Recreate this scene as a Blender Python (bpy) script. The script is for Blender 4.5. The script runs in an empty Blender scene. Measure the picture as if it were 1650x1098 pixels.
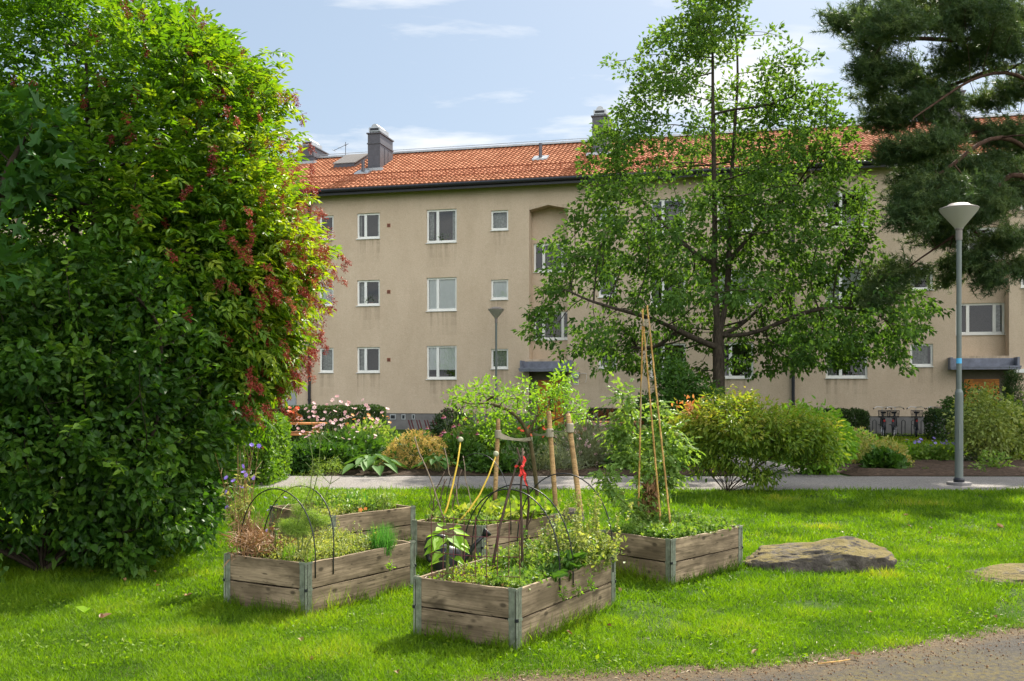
import bpy, math, random
import numpy as np
from mathutils import Vector, Matrix
R = random.Random(7)
N = np.random.default_rng(7)
SC = bpy.context.scene
COL = SC.collection
# ---------------------------------------------------------------- camera model (a level 35 mm view camera, eye at 1.65 m)
F = 1600.0; H = 1.65; CX = 825.0; HY = 628.0
def P(px, py, Y): return Vector(((px - CX) / F * Y, Y, H + (HY - py) / F * Y))
def G(px, py):
    Y = H * F / (py - HY)
    return Vector(((px - CX) / F * Y, Y, 0.0))
def nrm(a): return a / np.maximum(np.linalg.norm(a, axis=-1, keepdims=True), 1e-9)
def rdir(n):
    return nrm(N.normal(size=(n, 3)))

# ---------------------------------------------------------------- objects
def wloc(o):
    l = Vector((0, 0, 0))
    while o is not None:
        l = l + Vector(o.location); o = o.parent
    return l
def tag(o, label=None, cat=None, group=None, kind=None):
    if label: o['label'] = label
    if cat: o['category'] = cat
    if group: o['group'] = group
    if kind: o['kind'] = kind
    return o
def thing(name, label, cat, loc, group=None):
    o = bpy.data.objects.new(name, None); COL.objects.link(o)
    o.empty_display_size = .2; o.location = loc
    return tag(o, label, cat, group)
def copy_tree(o, parent=None):
    c = o.copy(); COL.objects.link(c); c.parent = parent
    for ch in list(o.children): copy_tree(ch, c)
    return c

class Geo:
    """collects faces and links them as ONE mesh object"""
    def __init__(s): s.V = []; s.F = []; s.M = []; s.T = []; s.n = 0
    def add(s, V, faces, tint=0.5, mi=0):
        V = np.asarray(V, float)
        if V.ndim == 2: V = V[None]
        n, k = V.shape[:2]
        base = s.n + np.arange(n) * k
        for ft in faces:
            s.F.append(base[:, None] + np.array(ft)[None]); s.M.append(np.full(n, mi))
        t = np.broadcast_to(np.asarray(tint, float), (n,))
        s.V.append(V.reshape(-1, 3)); s.T.append(np.repeat(t, k)); s.n += n * k
        return s
    def box(s, lo, hi, mi=0, tint=.5):
        (a, b, c), (d, e, f) = lo, hi
        s.add([[(a,b,c),(d,b,c),(d,e,c),(a,e,c),(a,b,f),(d,b,f),(d,e,f),(a,e,f)]],
              [(0,3,2,1),(4,5,6,7),(0,1,5,4),(1,2,6,5),(2,3,7,6),(3,0,4,7)], tint, mi); return s
    def obox(s, o, ax, ay, az, mi=0, tint=.5):
        """box spanned from corner o by three vectors"""
        o, ax, ay, az = [np.array(q, float) for q in (o, ax, ay, az)]
        p = [o, o+ax, o+ax+ay, o+ay, o+az, o+ax+az, o+ax+ay+az, o+ay+az]
        s.add([p], [(0,3,2,1),(4,5,6,7),(0,1,5,4),(1,2,6,5),(2,3,7,6),(3,0,4,7)], tint, mi); return s
    def poly(s, pts, mi=0, tint=.5):
        s.add([pts], [tuple(range(len(pts)))], tint, mi); return s
    def tube(s, pts, r, n=6, mi=0, tint=.5, cap=True):
        pts = np.array([tuple(p) for p in pts], float); k = len(pts)
        r = np.broadcast_to(np.asarray(r, float), (k,))
        t = np.empty_like(pts); t[1:-1] = pts[2:] - pts[:-2] if k > 2 else t[1:-1]
        t[0] = pts[1] - pts[0]; t[-1] = pts[-1] - pts[-2]; t = nrm(t)
        ref = np.array([0., 0, 1]) if abs(t[0][2]) < .9 else np.array([1., 0, 0])
        a = np.cross(t[0], ref); a /= np.linalg.norm(a)
        ang = np.arange(n) * 2 * math.pi / n; ca, sa = np.cos(ang), np.sin(ang)
        V = []
        for i in range(k):
            a = a - t[i] * a.dot(t[i]); l = np.linalg.norm(a)
            a = a / l if l > 1e-6 else np.cross(t[i], [.3, .7, .2])
            b = np.cross(t[i], a)
            V.append(pts[i] + r[i] * (ca[:, None] * a + sa[:, None] * b))
        V = np.array(V).reshape(1, -1, 3)
        fs = [(i*n+j, i*n+(j+1) % n, (i+1)*n+(j+1) % n, (i+1)*n+j) for i in range(k-1) for j in range(n)]
        s.add(V, fs, tint, mi)
        if cap:
            s.F.append(np.array([[s.n-1-j for j in range(n)][::-1]])); s.M.append(np.array([mi]))
            b0 = s.n - k*n; s.F.append(np.array([[b0+j for j in range(n)][::-1]])); s.M.append(np.array([mi]))
        return s
    def lathe(s, prof, c=(0,0,0), n=20, mi=0, tint=.5):
        ang = np.arange(n) * 2 * math.pi / n; V = []
        for r, z in prof:
            V += [(c[0]+r*math.cos(q), c[1]+r*math.sin(q), c[2]+z) for q in ang]
        fs = [(i*n+j, i*n+(j+1) % n, (i+1)*n+(j+1) % n, (i+1)*n+j) for i in range(len(prof)-1) for j in range(n)]
        s.add([V], fs, tint, mi); return s
    def ball(s, c, r, n=8, mi=0, tint=.5):
        pr = [(max(1e-4, r*math.sin(math.pi*i/n)), -r*math.cos(math.pi*i/n)) for i in range(n+1)]
        return s.lathe(pr, c, n+2, mi, tint)
    # leaves ------------------------------------------------------------
    def leaves(s, c, d, n, L, W, tint, shape='leaf6', fold=.3, droop=.15, mi=0):
        c = np.asarray(c, float); k = len(c)
        if k == 0: return s
        d = nrm(np.asarray(d, float)); n = np.asarray(n, float)
        sd = nrm(np.cross(d, n) + 1e-6); n = np.cross(sd, d)
        L = np.broadcast_to(np.asarray(L, float), (k,)); W = np.broadcast_to(np.asarray(W, float), (k,))
        if shape == 'leaf6':
            pr = [(0,0,0),(.30,.5,1),(.66,.42,.9),(1,0,0),(.66,-.42,.9),(.30,-.5,1)]; fs = [(0,1,2,3),(0,3,4,5)]
        elif shape == 'leaf4':
            pr = [(0,0,0),(.5,.5,1),(1,0,0),(.5,-.5,1)]; fs = [(0,1,2),(0,2,3)]
        elif shape == 'heart':
            pr = [(.06,0,0),(-.06,.3,.6),(.22,.52,1),(.6,.38,.8),(1,0,0),(.6,-.38,.8),(.22,-.52,1),(-.06,-.3,.6)]; fs = [(0,1,2,3,4),(0,4,5,6,7)]
        elif shape == 'lobed':     # deeply cut (oak, tomato)
            pr = [(0,0,0),(.28,.42,.8),(.38,.16,.3),(.62,.5,1),(.72,.18,.3),(1,0,0),(.72,-.18,.3),(.62,-.5,1),(.38,-.16,.3),(.28,-.42,.8)]
            fs = [(0,1,2),(0,2,5),(2,3,4),(2,4,5),(0,8,9),(0,5,8),(8,6,7),(8,5,6)]
        elif shape == 'palm':      # maple
            pr = [(.1,0,0),(-.05,.25,.3),(.1,.55,1),(.3,.25,.4),(.72,.52,1),(.6,.2,.3),(1,0,0),(.6,-.2,.3),(.72,-.52,1),(.3,-.25,.4),(.1,-.55,1),(-.05,-.25,.3)]
            fs = [(0,1,2,3),(0,3,4,5),(0,5,6),(0,6,7),(0,7,8,9),(0,9,10,11)]
        elif shape == 'blade':
            pr = [(0,.5,0),(0,-.5,0),(.5,-.38,0),(.5,.38,0),(1,0,0)]; fs = [(0,1,2,3),(3,2,4)]
        else:                      # needle
            pr = [(0,.5,0),(0,-.5,0),(1,0,0)]; fs = [(0,1,2)]
        V = np.empty((k, len(pr), 3))
        for i, (t, w, z) in enumerate(pr):
            V[:, i] = (c + d * (L * t)[:, None] + sd * (W * w)[:, None]
                       + n * (fold * W * .5 * z - droop * L * t * t)[:, None])
        return s.add(V, fs, tint, mi)
    def flowers(s, c, nn, size, pet=5, wid=.55, cup=.25, tint=None, mi=0, shape='leaf4'):
        """flat rosettes of petals at c facing nn"""
        c = np.asarray(c, float); nn = nrm(np.asarray(nn, float)); k = len(c)
        a = nrm(np.cross(nn, nrm(N.normal(size=(k,3))))); b = np.cross(nn, a)
        size = np.broadcast_to(np.asarray(size, float), (k,))
        tint = N.random(k) if tint is None else tint
        for j in range(pet):
            q = 2*math.pi*j/pet
            d = a*math.cos(q) + b*math.sin(q) + nn*cup
            s.leaves(c, d, nn, size*.5, size*wid*.5, tint, shape, .1, .1, mi)
        return s
    def build(s, name, mats, parent=None, loc=None, smooth=False):
        V = np.concatenate(s.V); T = np.concatenate(s.T)
        off = wloc(parent) if parent is not None else Vector(loc or (0, 0, 0))
        V = V - np.array(tuple(off))
        me = bpy.data.meshes.new(name)
        if not isinstance(mats, (list, tuple)): mats = [mats]
        for m in mats: me.materials.append(m)
        me.vertices.add(len(V)); me.vertices.foreach_set('co', V.astype(np.float32).ravel())
        idx = np.concatenate([f.ravel() for f in s.F]); cnt = np.concatenate([np.full(len(f), f.shape[1]) for f in s.F])
        st = np.concatenate([[0], np.cumsum(cnt)[:-1]])
        me.loops.add(len(idx)); me.loops.foreach_set('vertex_index', idx.astype(np.int32))
        me.polygons.add(len(cnt)); me.polygons.foreach_set('loop_start', st.astype(np.int32))
        try: me.polygons.foreach_set('loop_total', cnt.astype(np.int32))
        except Exception: pass
        me.polygons.foreach_set('material_index', np.concatenate(s.M).astype(np.int32))
        me.polygons.foreach_set('use_smooth', np.full(len(cnt), bool(smooth)))
        at = me.attributes.new('tint', 'FLOAT', 'POINT'); at.data.foreach_set('value', T.astype(np.float32))
        me.update(calc_edges=True); me.validate()
        o = bpy.data.objects.new(name, me); COL.objects.link(o)
        if parent is not None: o.parent = parent
        else: o.location = off
        return o

# ---------------------------------------------------------------- materials
class NT:
    def __init__(s, name):
        s.m = bpy.data.materials.new(name); s.m.use_nodes = True
        s.t = s.m.node_tree; s.t.nodes.clear(); s.out = s.n('ShaderNodeOutputMaterial')
    def n(s, kind, **kw):
        nd = s.t.nodes.new(kind)
        for k, v in kw.items():
            if k in nd.inputs: nd.inputs[k].default_value = v
            else: setattr(nd, k, v)
        return nd
    def l(s, a, b): s.t.links.new(a, b)
    def ramp(s, src, stops):
        r = s.n('ShaderNodeValToRGB'); e = r.color_ramp.elements
        while len(e) < len(stops): e.new(.5)
        for q, (p, c) in zip(e, stops): q.position = p; q.color = (c[0], c[1], c[2], 1)
        s.l(src, r.inputs[0]); return r.outputs[0]
    def coord(s, kind='Object', scale=(1,1,1), rnd=False):
        tc = s.n('ShaderNodeTexCoord'); mp = s.n('ShaderNodeMapping'); mp.inputs['Scale'].default_value = scale
        s.l(tc.outputs[kind], mp.inputs[0])
        if rnd:
            oi = s.n('ShaderNodeObjectInfo'); mu = s.n('ShaderNodeMath', operation='MULTIPLY'); mu.inputs[1].default_value = 37.0
            s.l(oi.outputs['Random'], mu.inputs[0]); s.l(mu.outputs[0], mp.inputs['Location'])
        return mp.outputs[0]
    def noise(s, vec, scale, detail=4, rough=.55, dist=0):
        q = s.n('ShaderNodeTexNoise'); q.inputs['Scale'].default_value = scale; q.inputs['Detail'].default_value = detail
        q.inputs['Roughness'].default_value = rough; q.inputs['Distortion'].default_value = dist
        s.l(vec, q.inputs['Vector']); return q.outputs['Fac']
    def mix(s, f, a, b, mode='MIX'):
        q = s.n('ShaderNodeMix', data_type='RGBA', blend_type=mode)
        for sock, v in ((q.inputs[0], f), (q.inputs[6], a), (q.inputs[7], b)):
            if isinstance(v, (int, float)): sock.default_value = v
            elif isinstance(v, tuple): sock.default_value = (v[0], v[1], v[2], 1)
            else: s.l(v, sock)
        return q.outputs[2]
    def math(s, op, a, b=None, clamp=False):
        q = s.n('ShaderNodeMath', operation=op); q.use_clamp = clamp
        for sock, v in zip(q.inputs, (a, b)):
            if v is None: continue
            if isinstance(v, (int, float)): sock.default_value = v
            else: s.l(v, sock)
        return q.outputs[0]
    def attr(s, name='tint'):
        return s.n('ShaderNodeAttribute', attribute_name=name).outputs['Fac']
    def bump(s, h, strength=.4, dist=.01):
        b = s.n('ShaderNodeBump'); b.inputs['Strength'].default_value = strength; b.inputs['Distance'].default_value = dist
        s.l(h, b.inputs['Height']); return b.outputs[0]
    def pbr(s, col, rough=.6, metal=0, spec=.4, normal=None):
        p = s.n('ShaderNodeBsdfPrincipled')
        if isinstance(col, tuple): p.inputs['Base Color'].default_value = (col[0], col[1], col[2], 1)
        else: s.l(col, p.inputs['Base Color'])
        if isinstance(rough, (int, float)): p.inputs['Roughness'].default_value = rough
        else: s.l(rough, p.inputs['Roughness'])
        p.inputs['Metallic'].default_value = metal; p.inputs['Specular IOR Level'].default_value = spec
        if normal is not None: s.l(normal, p.inputs['Normal'])
        return p.outputs[0]
    def done(s, sh): s.l(sh, s.out.inputs[0]); return s.m

def leaf_mat(name, c0, c1, c2=None, trans=.38, tcol=(1.5, 1.45, .55), rough=.5, spec=.3):
    t = NT(name)
    stops = [(0, c0), (1, c1)] if c2 is None else [(0, c0), (.55, c1), (1, c2)]
    col = t.ramp(t.attr(), stops)
    p = t.pbr(col, rough, 0, spec)
    tr = t.n('ShaderNodeBsdfTranslucent'); t.l(t.mix(1.0, col, tcol, 'MULTIPLY'), tr.inputs[0])
    mx = t.n('ShaderNodeMixShader'); mx.inputs[0].default_value = trans
    t.l(p, mx.inputs[1]); t.l(tr.outputs[0], mx.inputs[2])
    return t.done(mx.outputs[0])
def plain(name, c, rough=.6, metal=0, spec=.4, var=.12, scale=8, bump=0.0):
    t = NT(name); v = t.coord('Object')
    f = t.noise(v, scale, 5)
    a = tuple(x*(1-var) for x in c); b = tuple(min(1, x*(1+var)) for x in c)
    nb = t.bump(t.noise(v, scale*6, 4), bump, .005) if bump else None
    return t.done(t.pbr(t.ramp(f, [(.3, a), (.7, b)]), rough, metal, spec, nb))

M = {}
def grass_ground():
    t = NT('lawn soil'); v = t.coord('Object')
    a = t.ramp(t.noise(v, 3.0, 8), [(.3, (.018,.035,.006)), (.55, (.035,.07,.008)), (.75, (.06,.055,.02))])
    return t.done(t.pbr(a, .95, 0, .1, t.bump(t.noise(v, 40, 6), .8, .02)))
M['lawn'] = grass_ground()
def asphalt(name, c, moss, dirt=False):
    t = NT(name); v = t.coord('Object')
    fine = t.noise(v, 170, 3, .7); big = t.noise(v, 1.3, 6, .6)
    vo = t.n('ShaderNodeTexVoronoi'); vo.inputs['Scale'].default_value = 55; t.l(v, vo.inputs['Vector'])
    col = t.ramp(fine, [(.25, tuple(x*.35 for x in c)), (.5, c), (.75, tuple(x*2.0 for x in c))])
    col = t.mix(t.ramp(vo.outputs['Color'], [(.55, (0,0,0)), (.95, (.55,)*3)]), col, tuple(min(.6, x*2.6) for x in c))
    mossy = t.ramp(t.math('MULTIPLY', t.ramp(big, [(.42, (0,0,0)), (.62, (1,1,1))]), t.ramp(t.noise(v, 30, 5), [(.4, (0,0,0)), (.6, (1,1,1))])), [(0, (0,0,0)), (1, (moss,)*3)])
    col = t.mix(mossy, col, (.11, .085, .02))
    if dirt:
        d = t.math('ADD', t.attr(), t.math('MULTIPLY', t.math('SUBTRACT', t.noise(v, 9, 7, .7), .5), 1.5)); col = t.mix(t.ramp(d, [(.30, (0,)*3), (.75, (.9,)*3)]), col, t.ramp(t.noise(v, 60, 4, .7), [(.3, (.028,.018,.008)), (.5, (.085,.058,.028)), (.72, (.19,.13,.065))]))
    return t.done(t.pbr(col, .9, 0, .25, t.bump(fine, .9, .008)))
M['path'] = asphalt('grey path asphalt', (.15,.137,.127), .15)
M['asphalt'] = asphalt('worn asphalt', (.036,.031,.025), .8, True)
def soil(name, c):
    t = NT(name); v = t.coord('Object')
    f = t.noise(v, 14, 8, .7)
    return t.done(t.pbr(t.ramp(f, [(.3, tuple(x*.5 for x in c)), (.55, c), (.75, tuple(x*1.9 for x in c))]), .95, 0, .15, t.bump(f, 1, .04)))
M['verge'] = soil('tan verge dirt', (.13,.09,.045))
M['soil'] = soil('dark garden soil', (.05,.033,.02))
M['bark_soil'] = soil('bark mulch soil', (.068,.045,.031))
def stucco():
    t = NT('beige stucco'); v = t.coord('Object')
    big = t.noise(v, .35, 6, .6); mid = t.noise(t.coord('Object', (1.5, 1.5, .55)), 1.0, 6, .65); fine = t.noise(v, 30, 5, .7)
    c = t.ramp(big, [(.3, (.530,.410,.298)), (.7, (.610,.484,.362))])
    c = t.mix(t.ramp(mid, [(.36, (.34,)*3), (.6, (0,)*3)]), c, (.43,.33,.23))
    c = t.mix(t.ramp(t.noise(v, 6, 7, .7), [(.48, (0,)*3), (.72, (.5,)*3)]), c, (.60,.49,.37))
    c = t.mix(t.ramp(fine, [(.35, (.35,)*3), (.55, (0,)*3)]), c, (.31,.24,.16))
    st = t.noise(t.coord('Object', (7, 7, .45)), 1.0, 5, .6)
    c = t.mix(t.math('MULTIPLY', t.attr('tint'), t.ramp(st, [(.42, (0,)*3), (.68, (.75,)*3)])), c, (.24,.185,.125))
    return t.done(t.pbr(c, .95, 0, .15, t.bump(fine, .5, .02)))
M['stucco'] = stucco()
M['plinth'] = plain('grey plinth', (.17,.16,.155), .9, 0, .2, .2, 2.5, .3)
def tiles():
    t = NT('clay pantiles'); v = t.coord('Object')
    c = t.ramp(t.attr(), [(0, (.26,.096,.050)), (.5, (.355,.142,.076)), (1, (.45,.21,.122))])
    c = t.mix(t.ramp(t.noise(v, 1.0, 6, .65), [(.5, (0,)*3), (.8, (.5,)*3)]), c, (.23,.10,.05))
    c = t.mix(t.ramp(t.noise(v, 16, 5, .7), [(.55, (0,)*3), (.75, (.55,)*3)]), c, (.16,.09,.055))
    return t.done(t.pbr(c, .95, 0, .05))
M['tile'] = tiles()
M['snowguard'] = plain('red brown rail', (.28,.085,.04), .5)
M['black'] = plain('black metal', (.014,.015,.020), .35)
M['chimney'] = plain('chimney sheet', (.085,.082,.095), .45, .3, .5)
M['zinc'] = plain('zinc sheet', (.42,.43,.44), .4, .7, .5, .15, 5)
M['hatchlid'] = plain('dull sheet', (.15,.14,.135), .8, 0, .1)
M['lampcap'] = plain('lamp cap', (.20,.175,.16), .6, 0, .2)
M['canopy'] = plain('blue grey sheet', (.17,.18,.225), .5, .2, .4, .25, 5)
M['white'] = plain('white paint', (.74,.735,.70), .4, 0, .5, .05, 3)
M['greypaint'] = plain('grey painted render', (.30,.31,.33), .8)
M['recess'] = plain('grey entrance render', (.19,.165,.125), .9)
M['inside'] = plain('dim room', (.05,.044,.036), .95, 0, .1)
M['curtain'] = plain('curtain cloth', (.30,.31,.29), .9, 0, .1, .35, 14)
M['blind'] = plain('white blind', (.78,.80,.80), .8, 0, .2, .05, 5)
def glass():
    t = NT('window glass')
    fr = t.n('ShaderNodeFresnel'); fr.inputs['IOR'].default_value = 1.5
    tr = t.n('ShaderNodeBsdfTransparent'); tr.inputs[0].default_value = (.93,.96,.95,1)
    gl = t.n('ShaderNodeBsdfGlossy'); gl.inputs['Roughness'].default_value = .015
    f = t.math('MULTIPLY_ADD', fr.outputs[0], 1.1); t.t.nodes[-1].inputs[2].default_value = .045
    mx = t.n('ShaderNodeMixShader'); t.l(f, mx.inputs[0]); t.l(tr.outputs[0], mx.inputs[1]); t.l(gl.outputs[0], mx.inputs[2])
    return t.done(mx.outputs[0])
M['glass'] = glass()
def wood(name, c, dark, scale=1.0, fleck=.5, rough=.75):
    t = NT(name)
    v = t.coord('Object', (1.1*scale, 26*scale, 26*scale), True); v2 = t.coord('Object', (3*scale, 9*scale, 9*scale), True)
    g = t.noise(v, 1.6, 6, .65, 1.2)
    col = t.ramp(g, [(.32, tuple(x*.8 for x in dark)), (.50, c), (.68, tuple(min(1, x*1.35) for x in c))])
    col = t.mix(t.ramp(t.noise(t.coord('Object', (2.2, 5, 5), True), 1.3, 4, .6), [(.40, (.75,)*3), (.62, (0,)*3)]), col, tuple(x*.75 for x in dark))
    vk = t.n('ShaderNodeTexVoronoi'); vk.inputs['Scale'].default_value = 1.0; t.l(t.coord('Object', (5.5*scale, 10*scale, 10*scale), True), vk.inputs['Vector'])
    col = t.mix(t.ramp(vk.outputs['Distance'], [(.10, (fleck,)*3), (.20, (0,)*3)]), col, tuple(x*.35 for x in dark))
    kn = t.noise(v2, .9, 3, .5, .4)
    col = t.mix(t.ramp(kn, [(.62, (0,)*3), (.72, (fleck,)*3)]), col, tuple(x*.45 for x in dark))
    v3 = t.coord('Object', (9*scale, 50*scale, 50*scale), True)
    col = t.mix(t.ramp(t.noise(v3, 1.0, 3, .6), [(.63, (0,)*3), (.70, (fleck,)*3)]), col, tuple(x*.3 for x in dark))
    return t.done(t.pbr(col, rough, 0, .25, t.bump(g, .35, .006)))
M['board'] = wood('weathered pallet board', (.300,.222,.140), (.125,.090,.052), 1.0, .8)
M['stake'] = wood('debarked stake', (.46,.29,.13), (.24,.14,.06), 1.5, .4)
M['cane'] = wood('bamboo', (.60,.37,.12), (.36,.20,.06), 2, .3)
M['door'] = wood('varnished door', (.66,.25,.035), (.45,.15,.018), .7, .1, .35)
M['benchwood'] = wood('oiled bench wood', (.48,.19,.055), (.27,.10,.03), 1, .2)
M['twig'] = plain('grey brown twig', (.075,.05,.035), .9, 0, .2, .4, 20)
M['greytwig'] = plain('pale dry stick', (.22,.17,.12), .9, 0, .2, .3, 20)
def bark(name, c):
    t = NT(name); v = t.coord('Object', (1,1,.35)); f = t.noise(v, 16, 7, .7)
    return t.done(t.pbr(t.ramp(f, [(.3, tuple(x*.35 for x in c)), (.6, c), (.8, tuple(x*1.7 for x in c))]), .95, 0, .15, t.bump(f, 1, .03)))
M['oakbark'] = bark('oak bark', (.085,.068,.052)); M['pinebark'] = bark('pine bark', (.085,.048,.033)); M['shrubbark'] = bark('shrub bark', (.05,.038,.026))
M['youngbark'] = bark('young bark', (.13,.10,.05))
M['galv'] = plain('galvanised steel', (.23,.25,.195), .5, .5, .5, .35, 18, .15)
M['polepaint'] = plain('grey green lacquer', (.13,.15,.138), .5, .3, .5, .08, 3)
M['hose'] = plain('black plastic', (.012,.013,.014), .4)
M['rust'] = plain('rusty rack', (.12,.03,.035), .6)
M['webbing'] = plain('grey webbing', (.30,.26,.19), .9)
M['red'] = plain('red ribbon', (.72,.05,.04), .6); M['yellow'] = plain('yellow plastic', (.75,.50,.06), .5)
M['ballcap'] = plain('pale green ball', (.33,.34,.22), .8)
M['rubber'] = plain('tyre', (.015,.015,.016), .8); M['chrome'] = plain('bicycle steel', (.5,.5,.5), .3, .9)
M['redlamp'] = plain('red reflector', (.35,.012,.012), .3); M['teal'] = plain('pale blue paint', (.25,.5,.58), .4)
M['bluesticker'] = plain('blue sticker', (.08,.42,.72), .5)
def lampshade():
    t = NT('frosted lamp cone')
    p = t.pbr((.55,.53,.46), .35, 0, .4); tr = t.n('ShaderNodeBsdfTranslucent'); tr.inputs[0].default_value = (.65,.63,.56,1)
    mx = t.n('ShaderNodeMixShader'); mx.inputs[0].default_value = .55; t.l(p, mx.inputs[1]); t.l(tr.outputs[0], mx.inputs[2])
    return t.done(mx.outputs[0])
M['lampshade'] = lampshade()
def rock():
    t = NT('mossy granite'); v = t.coord('Object')
    f = t.noise(v, 7, 8, .7)
    c = t.ramp(f, [(.3, (.025,.021,.018)), (.5, (.090,.077,.064)), (.72, (.23,.20,.17))])
    g = t.n('ShaderNodeNewGeometry'); sx = t.n('ShaderNodeSeparateXYZ'); t.l(g.outputs['True Normal'], sx.inputs[0])
    up = t.math('ADD', sx.outputs[2], t.math('MULTIPLY', t.math('SUBTRACT', t.noise(v, 4, 6, .7), .5), 1.7))
    c = t.mix(t.ramp(up, [(.80, (0,)*3), (1.05, (.8,)*3)]), c, (.19,.15,.05))
    return t.done(t.pbr(c, .95, 0, .15, t.bump(t.noise(v, 18, 8, .7), .9, .05)))
M['rock'] = rock()
# foliage
L = {}
L['grass'] = leaf_mat('grass blades', (.050,.114,.004), (.148,.252,.006), (.310,.290,.040), .49, (1.35,1.45,.4), .55, .22)
L['dryblade'] = leaf_mat('dry straw', (.20,.15,.05), (.32,.24,.10), None, .3, (1.2,1.1,.8))
L['elder'] = leaf_mat('elder leaves', (.036,.098,.010), (.088,.185,.013), (.22,.285,.018), .50, (1.65,1.6,.35), .45, .3)
L['shrub'] = leaf_mat('dark shrub leaves', (.016,.053,.007), (.050,.118,.011), (.140,.230,.020), .40, (1.5,1.6,.5), .46, .22)
L['shrubtip'] = leaf_mat('young shrub leaves', (.035,.095,.012), (.10,.20,.018), (.19,.30,.03), .42, (1.5,1.6,.5), .4, .35)
L['maple'] = leaf_mat('maple leaves', (.022,.075,.014), (.05,.13,.022), None, .4)
L['oak'] = leaf_mat('oak leaves', (.042,.098,.024), (.088,.170,.034), (.160,.240,.048), .45, (1.45,1.45,.55), .65, .1)
L['pine'] = leaf_mat('pine needles', (.034,.072,.026), (.078,.130,.044), (.14,.19,.065), .36, (1.2,1.2,.6), .5, .3)
L['hedge'] = leaf_mat('hedge leaves', (.022,.052,.012), (.055,.100,.020), None, .25)
L['limehedge'] = leaf_mat('light hedge leaves', (.06,.15,.012), (.16,.27,.025), None, .4)
L['spindle'] = leaf_mat('spindle bush leaves', (.070,.145,.015), (.18,.265,.026), (.33,.30,.055), .46)
L['spindle_red'] = leaf_mat('turning leaves', (.42,.15,.05), (.50,.27,.09), None, .4, (1.2,1,.6))
L['apple'] = leaf_mat('young tree leaves', (.10,.22,.018), (.23,.37,.035), None, .45)
L['tomato'] = leaf_mat('tomato leaves', (.10,.195,.035), (.23,.33,.08), None, .45)
L['herb'] = leaf_mat('herb leaves', (.055,.14,.015), (.17,.27,.045), (.30,.34,.12), .4)
L['palegreen'] = leaf_mat('pale herb leaves', (.14,.20,.04), (.30,.34,.10), (.40,.38,.16), .4)
L['lime'] = leaf_mat('bright leaves', (.13,.28,.02), (.26,.42,.04), None, .45)
L['fennel'] = leaf_mat('fennel threads', (.13,.24,.03), (.28,.38,.08), None, .4)
L['chive'] = leaf_mat('chive blades', (.04,.16,.02), (.10,.28,.04), None, .35)
L['perennial'] = leaf_mat('perennial leaves', (.03,.085,.012), (.075,.16,.02), None, .35)
L['hosta'] = leaf_mat('hosta leaves', (.05,.125,.025), (.10,.20,.045), None, .3, rough=.6, spec=.12)
L['silver'] = leaf_mat('silvery leaves', (.12,.15,.085), (.24,.27,.17), None, .3)
L['feather'] = leaf_mat('faded yellow plumes', (.40,.28,.06), (.62,.47,.16), None, .35, (1.2,1.1,.7))
L['squash'] = leaf_mat('yellowing squash leaves', (.11,.22,.02), (.27,.34,.04), (.45,.42,.10), .4)
L['pink'] = leaf_mat('pink petals', (.70,.36,.42), (.85,.60,.62), None, .35, (1.1,1,1)); L['magenta'] = leaf_mat('magenta petals', (.50,.10,.20), (.62,.20,.30), None, .3, (1.1,1,1))
L['violet'] = leaf_mat('violet petals', (.20,.13,.55), (.33,.24,.68), None, .3, (1.1,1,1)); L['scarlet'] = leaf_mat('red petals', (.70,.04,.02), (.75,.12,.04), None, .3, (1.1,1,1))
L['orange'] = leaf_mat('orange petals', (.70,.22,.03), (.72,.32,.08), None, .3, (1.1,1,1)); L['seed'] = leaf_mat('dark seed heads', (.03,.012,.012), (.06,.03,.025), None, .1)
L['berry'] = leaf_mat('red elder berry stalks', (.12,.014,.014), (.27,.035,.026), (.42,.12,.05), .2, (1.2,1,.8))
L['stem'] = leaf_mat('green stems', (.09,.14,.03), (.17,.20,.06), None, .15); L['deadleaf'] = leaf_mat('dead leaves', (.16,.075,.03), (.32,.19,.09), None, .2, (1.1,1,.8))
L['rudred'] = leaf_mat('reddish foliage', (.16,.05,.02), (.32,.13,.05), None, .3, (1.2,1,.6))
# ---------------------------------------------------------------- camera, sky, sun
cam = bpy.data.cameras.new('camera'); co = bpy.data.objects.new('camera', cam); COL.objects.link(co)
cam.sensor_width = 36.0; cam.lens = F / 1650 * 36.0; cam.shift_y = (HY - 549.0) / 1650.0
cam.clip_start = .1; cam.clip_end = 3000
co.location = (0, 0, H); co.rotation_euler = (math.pi/2, 0, 0)
SC.camera = co
AZ, EL = math.radians(28), math.radians(44)
sun_dir = Vector((math.sin(AZ)*math.cos(EL), math.cos(AZ)*math.cos(EL), math.sin(EL)))
sl = bpy.data.lights.new('sun', 'SUN'); sl.energy = 4.8; sl.angle = math.radians(.6); sl.color = (1, .93, .80)
so = bpy.data.objects.new('sun', sl); COL.objects.link(so); so.location = (0, 0, 50)
so.rotation_euler = (-sun_dir).to_track_quat('-Z', 'Y').to_euler()
w = bpy.data.worlds.new('World'); SC.world = w; w.use_nodes = True
t = w.node_tree; t.nodes.clear()
def wn(kind, **kw):
    q = t.nodes.new(kind)
    for k, v in kw.items():
        if k in q.inputs: q.inputs[k].default_value = v
        else: setattr(q, k, v)
    return q
def wm(op, a, b=None, c=None, clamp=False):
    q = wn('ShaderNodeMath', operation=op); q.use_clamp = clamp
    for s_, v in zip(q.inputs, (a, b, c)):
        if v is None: continue
        if isinstance(v, (int, float)): s_.default_value = v
        else: t.links.new(v, s_)
    return q.outputs[0]
sky = wn('ShaderNodeTexSky', sky_type='NISHITA', sun_disc=False, sun_elevation=EL, sun_rotation=AZ, altitude=50, air_density=1.0, dust_density=1.5, ozone_density=1.5)
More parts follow.
